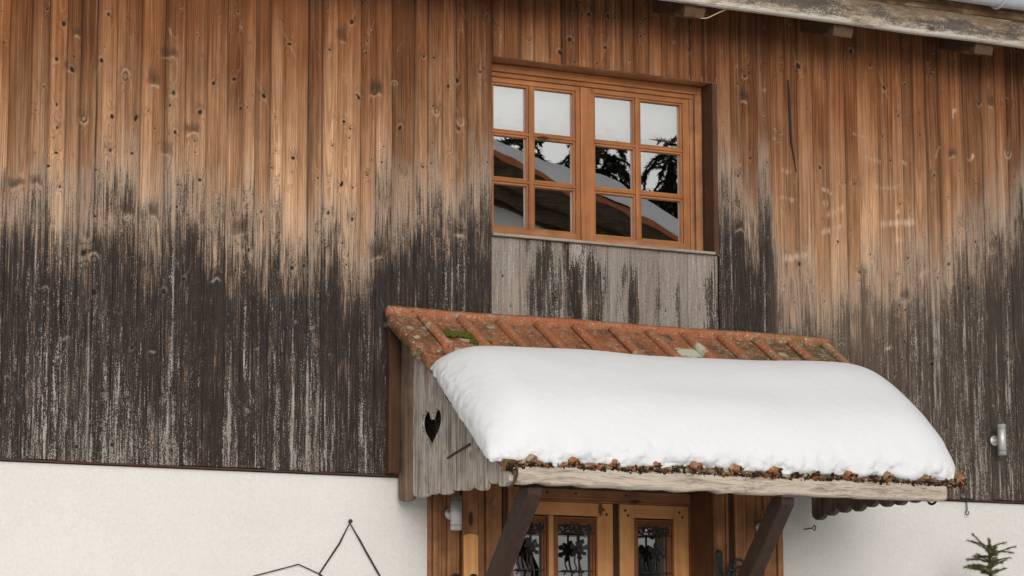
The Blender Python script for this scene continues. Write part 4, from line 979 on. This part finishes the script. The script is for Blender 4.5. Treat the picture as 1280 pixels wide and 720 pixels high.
# ------------------------------------------------------------------ young spruce in a pot
def spruce(name, loc, height, label, cat, nwhorl, spread, mats, needles, pot, seed, group=None, lean=(0, 0)):
    r = random.Random(seed); t = thing(name, label, cat, loc, group)
    tr = MB(); base = .28 if pot else 0
    H = height; pathz = np.linspace(base, H*.93, 14)
    tr.tube([(lean[0]*(z/H)**2+.006*math.sin(z*5)*pot, 0, z) for z in pathz], [max(.006, H*.014*(1-z/H)+.004) for z in pathz], 8)
    V, T = [], []; nrs = np.random.RandomState(seed)
    def needle_branch(p, d, L, rad, tone):
        """a twig with needles all round, bending down with its weight"""
        n = max(3, int(L/.03)); pts = [p.copy()]; q = p.copy(); dd = d.copy()
        for k in range(n):
            q = q+dd*(L/n); pts.append(q.copy()); dd = (dd+Vector((r.uniform(-.06, .06), r.uniform(-.06, .06), -.10 if d.z < .6 else 0))).normalized()
        tr.tube(pts, [max(rad*(1-i/len(pts)*.7), .0012) for i in range(len(pts))], 5)
        nn = int(L*needles*(.35 if pot and p.z < 1.7 else 1))
        if nn < 1: return pts
        A = np.array([tuple(q_) for q_ in pts]); f = nrs.rand(nn); k = np.minimum((f*n).astype(int), n-1); B = A[k]+(A[k+1]-A[k])*(f*n-k)[:, None]
        X_ = A[k+1]-A[k]; X_ /= np.linalg.norm(X_, axis=1)[:, None]
        G = nrs.normal(size=(nn, 3)); G -= X_*(G*X_).sum(1)[:, None]; G /= np.linalg.norm(G, axis=1)[:, None]
        D = X_*nrs.uniform(.4, 1.0, (nn, 1))+G; D /= np.linalg.norm(D, axis=1)[:, None]; ln = nrs.uniform(.013, .022, (nn, 1))*(1 if pot else 5.5)
        W = np.cross(X_, D); W = W/np.linalg.norm(W, axis=1)[:, None]*ln*(.085 if pot else .17)
        V.append(np.stack([B-W, B+W, B+D*ln], 1).reshape(-1, 3)); T.append(np.repeat(tone+nrs.uniform(-.25, .25, nn), 3))
        return pts
    for i in range(nwhorl):
        f = i/(nwhorl-1); z = H*.945-(H*.945-base-(0 if pot else .12*H))*(1-f)**1.15; Lb = spread*(1-f)**(.8 if pot else .42)+(.105 if pot else .6)
        nb = r.choice((4, 5, 5, 6)) if f < .97 else 4
        for k in range(nb):
            a = 6.28*k/nb+r.uniform(-.35, .35)+i*1.3; el = (.45*f-.10)+r.uniform(-.3, .3)
            d = Vector((math.cos(a)*math.cos(el), math.sin(a)*math.cos(el), math.sin(el))); p = Vector((lean[0]*(z/H)**2, 0, z)); L = Lb*r.uniform(.55, 1.25)
            pts = needle_branch(p, d, L, .0035*(H/1.9), r.uniform(.2, .8))
            if L > .14*(H/1.9):
                for s_ in range(int(L/(.055 if pot else .42))):
                    g_ = r.uniform(.3, .9); b_ = pts[int(g_*(len(pts)-1))]; sgn = r.choice((-1, 1))
                    d2 = (d*.8+Vector((-d.y, d.x, 0))*sgn*.75+Vector((0, 0, -.22))).normalized()
                    needle_branch(b_.copy(), d2, L*.42*r.uniform(.6, 1.1)*(1.1-g_*.5), .0022*(H/1.9), r.uniform(.2, .8))
    topx = Vector((lean[0]*.9, 0, H*.93))
    if pot: needle_branch(topx, Vector((lean[1], 0, 1)).normalized(), H*.07, .004*(H/1.9), .5)
    tr.build('trunk', M['bark'], t)
    V = np.concatenate(V); T = np.concatenate(T); nv = len(V); me = bpy.data.meshes.new('crown'); me.vertices.add(nv); me.vertices.foreach_set('co', V.reshape(-1).astype(np.float32))
    me.loops.add(nv); me.loops.foreach_set('vertex_index', np.arange(nv, dtype=np.int32)); me.polygons.add(nv//3)
    me.polygons.foreach_set('loop_start', np.arange(0, nv, 3, dtype=np.int32)); me.polygons.foreach_set('loop_total', np.full(nv//3, 3, dtype=np.int32)); me.update(calc_edges=True)
    at = me.attributes.new('tone', 'FLOAT', 'POINT'); at.data.foreach_set('value', T.astype(np.float32))
    me.materials.append(mats); o = bpy.data.objects.new('crown', me); C.objects.link(o); o.parent = t
    if pot:
        MB().lathe([(.10, 0), (.125, .01), (.16, .24), (.175, .245), (.175, .29), (.155, .29), (.15, .26), (.02, .262)], (0, 0, 0), 'Z', 28).build('pot', M['pot'], t, smooth=False)
        MB().lathe([(.001, .263), (.148, .264), (.147, .272), (.001, .275)], (0, 0, 0), 'Z', 20).build('soil', M['soil'], t)
    return t
spruce('potted_spruce', (2.64, -.45, GROUND), 2.13, 'young spruce in a pot before the plaster wall, tip bent to one side', 'spruce tree', 44, .30, M['needle'], 1500, True, 5, lean=(0, -1.0))

# ------------------------------------------------------------------ the neighbouring house across the yard (seen in the panes)
NY = -18.0
nb_ = thing('neighbour_house', 'white gabled house with snowy roof across the yard, mirrored in the panes', 'house', (9, NY, GROUND))
RX, RZ, K = 8.35, 5.36, .352
def nz(x): return RZ-K*abs(x-RX)
def L3(o): return rel(o, (9, NY, GROUND))
x0, x1 = RX-6, RX+6
L3(MB().prism([(x0, GROUND), (x1, GROUND), (x1, nz(x1)-.35), (RX, RZ-.35), (x0, nz(x0)-.35)], 'Y', NY-9, NY-.55).build('wall', M['farwall'], nb_))
rf = MB()
for sg in (-1, 1):
    xe = RX+sg*6.7
    rf.prism([(RX, RZ-.06), (xe, nz(xe)-.06), (xe, nz(xe)-.34), (RX, RZ-.34)], 'Y', NY-9.4, NY)
L3(rf.build('roof', M['farwood'], nb_))
rf = MB()
for sg in (-1, 1):
    xe = RX+sg*6.72
    rf.prism([(RX, RZ+.015), (xe, nz(xe)+.015), (xe, nz(xe)-.0595), (RX, RZ-.0595)], 'Y', NY-9.4, NY+.03)
L3(rf.build('roof_tiles', M['fartile'], nb_))
for yy in (NY-.10, NY-.33):
    bb = MB()
    for sg in (-1, 1):
        xe = RX+sg*6.6; bb.prism([(RX, RZ-.345), (xe, nz(xe)-.345), (xe, nz(xe)-.52), (RX, RZ-.52)], 'Y', yy-.06, yy)
    L3(bb.build('verge_beam', M['farwood'], nb_, bevel=.01))
n_, m_ = 120, 30
Sx, Sy = np.meshgrid(np.linspace(RX-6.75, RX+6.75, n_), np.linspace(0, 1, m_), indexing='ij')
edgeY = NY+.02+.06*np.sin(Sx*3.1)+.03*np.sin(Sx*8.3); Yg = NY-9.4+(edgeY-(NY-9.4))*(1-(1-Sy)**2)
dE = np.minimum(edgeY-Yg, 6.75-np.abs(Sx-RX)); Hs = (.34+.05*np.sin(Sx*1.7+1))*np.sqrt(np.clip(1-(1-np.clip(dE/.3, 0, 1))**2, 0, 1))
Zg = RZ-K*np.sqrt((Sx-RX)**2+.05)+.02+Hs
so_ = grid_mesh('roof_snow', np.stack([Sx, Yg, Zg], -1), M['fresh']); tag(so_, 'snow layer on the roof of the house across the yard, mirrored in the panes', 'snow')
L3(MB().box(11.25, 12.2, NY-.60, NY-.52, -1.3, .1).build('window', M['farglass'], nb_))
L3(MB().box(6.2, 7.2, NY-.60, NY-.52, -1.3, .1).build('window', M['farglass'], nb_))
FOREST = [(13.9, -29.5, 12.0, 'dark conifer behind the white house, nearest its ridge'), (14.6, -31, 12.3, 'dark conifer behind the white house, second from its ridge'), (15.3, -28.8, 11.8, 'shorter dark conifer close behind the middle of the white roof'), (16.0, -30.5, 12.2, 'dark conifer behind the low end of the white roof'), (16.75, -29, 11.9, 'dark conifer in the middle of the row, its top just over the snowy roof'), (17.5, -31, 12.4, 'tall dark conifer right of the middle of the row'), (18.3, -29.3, 12.0, 'dark conifer standing past the white house eave'), (19.2, -31, 12.6, 'tallest dark conifer at the end of the row')]
for i, (x, y, h, lab) in enumerate(FOREST):
    spruce('conifer', (x, y, GROUND), h, lab, 'conifer', 30, 2.0, M['farneedle'], 260, False, 20+i, 'conifers behind the white house')
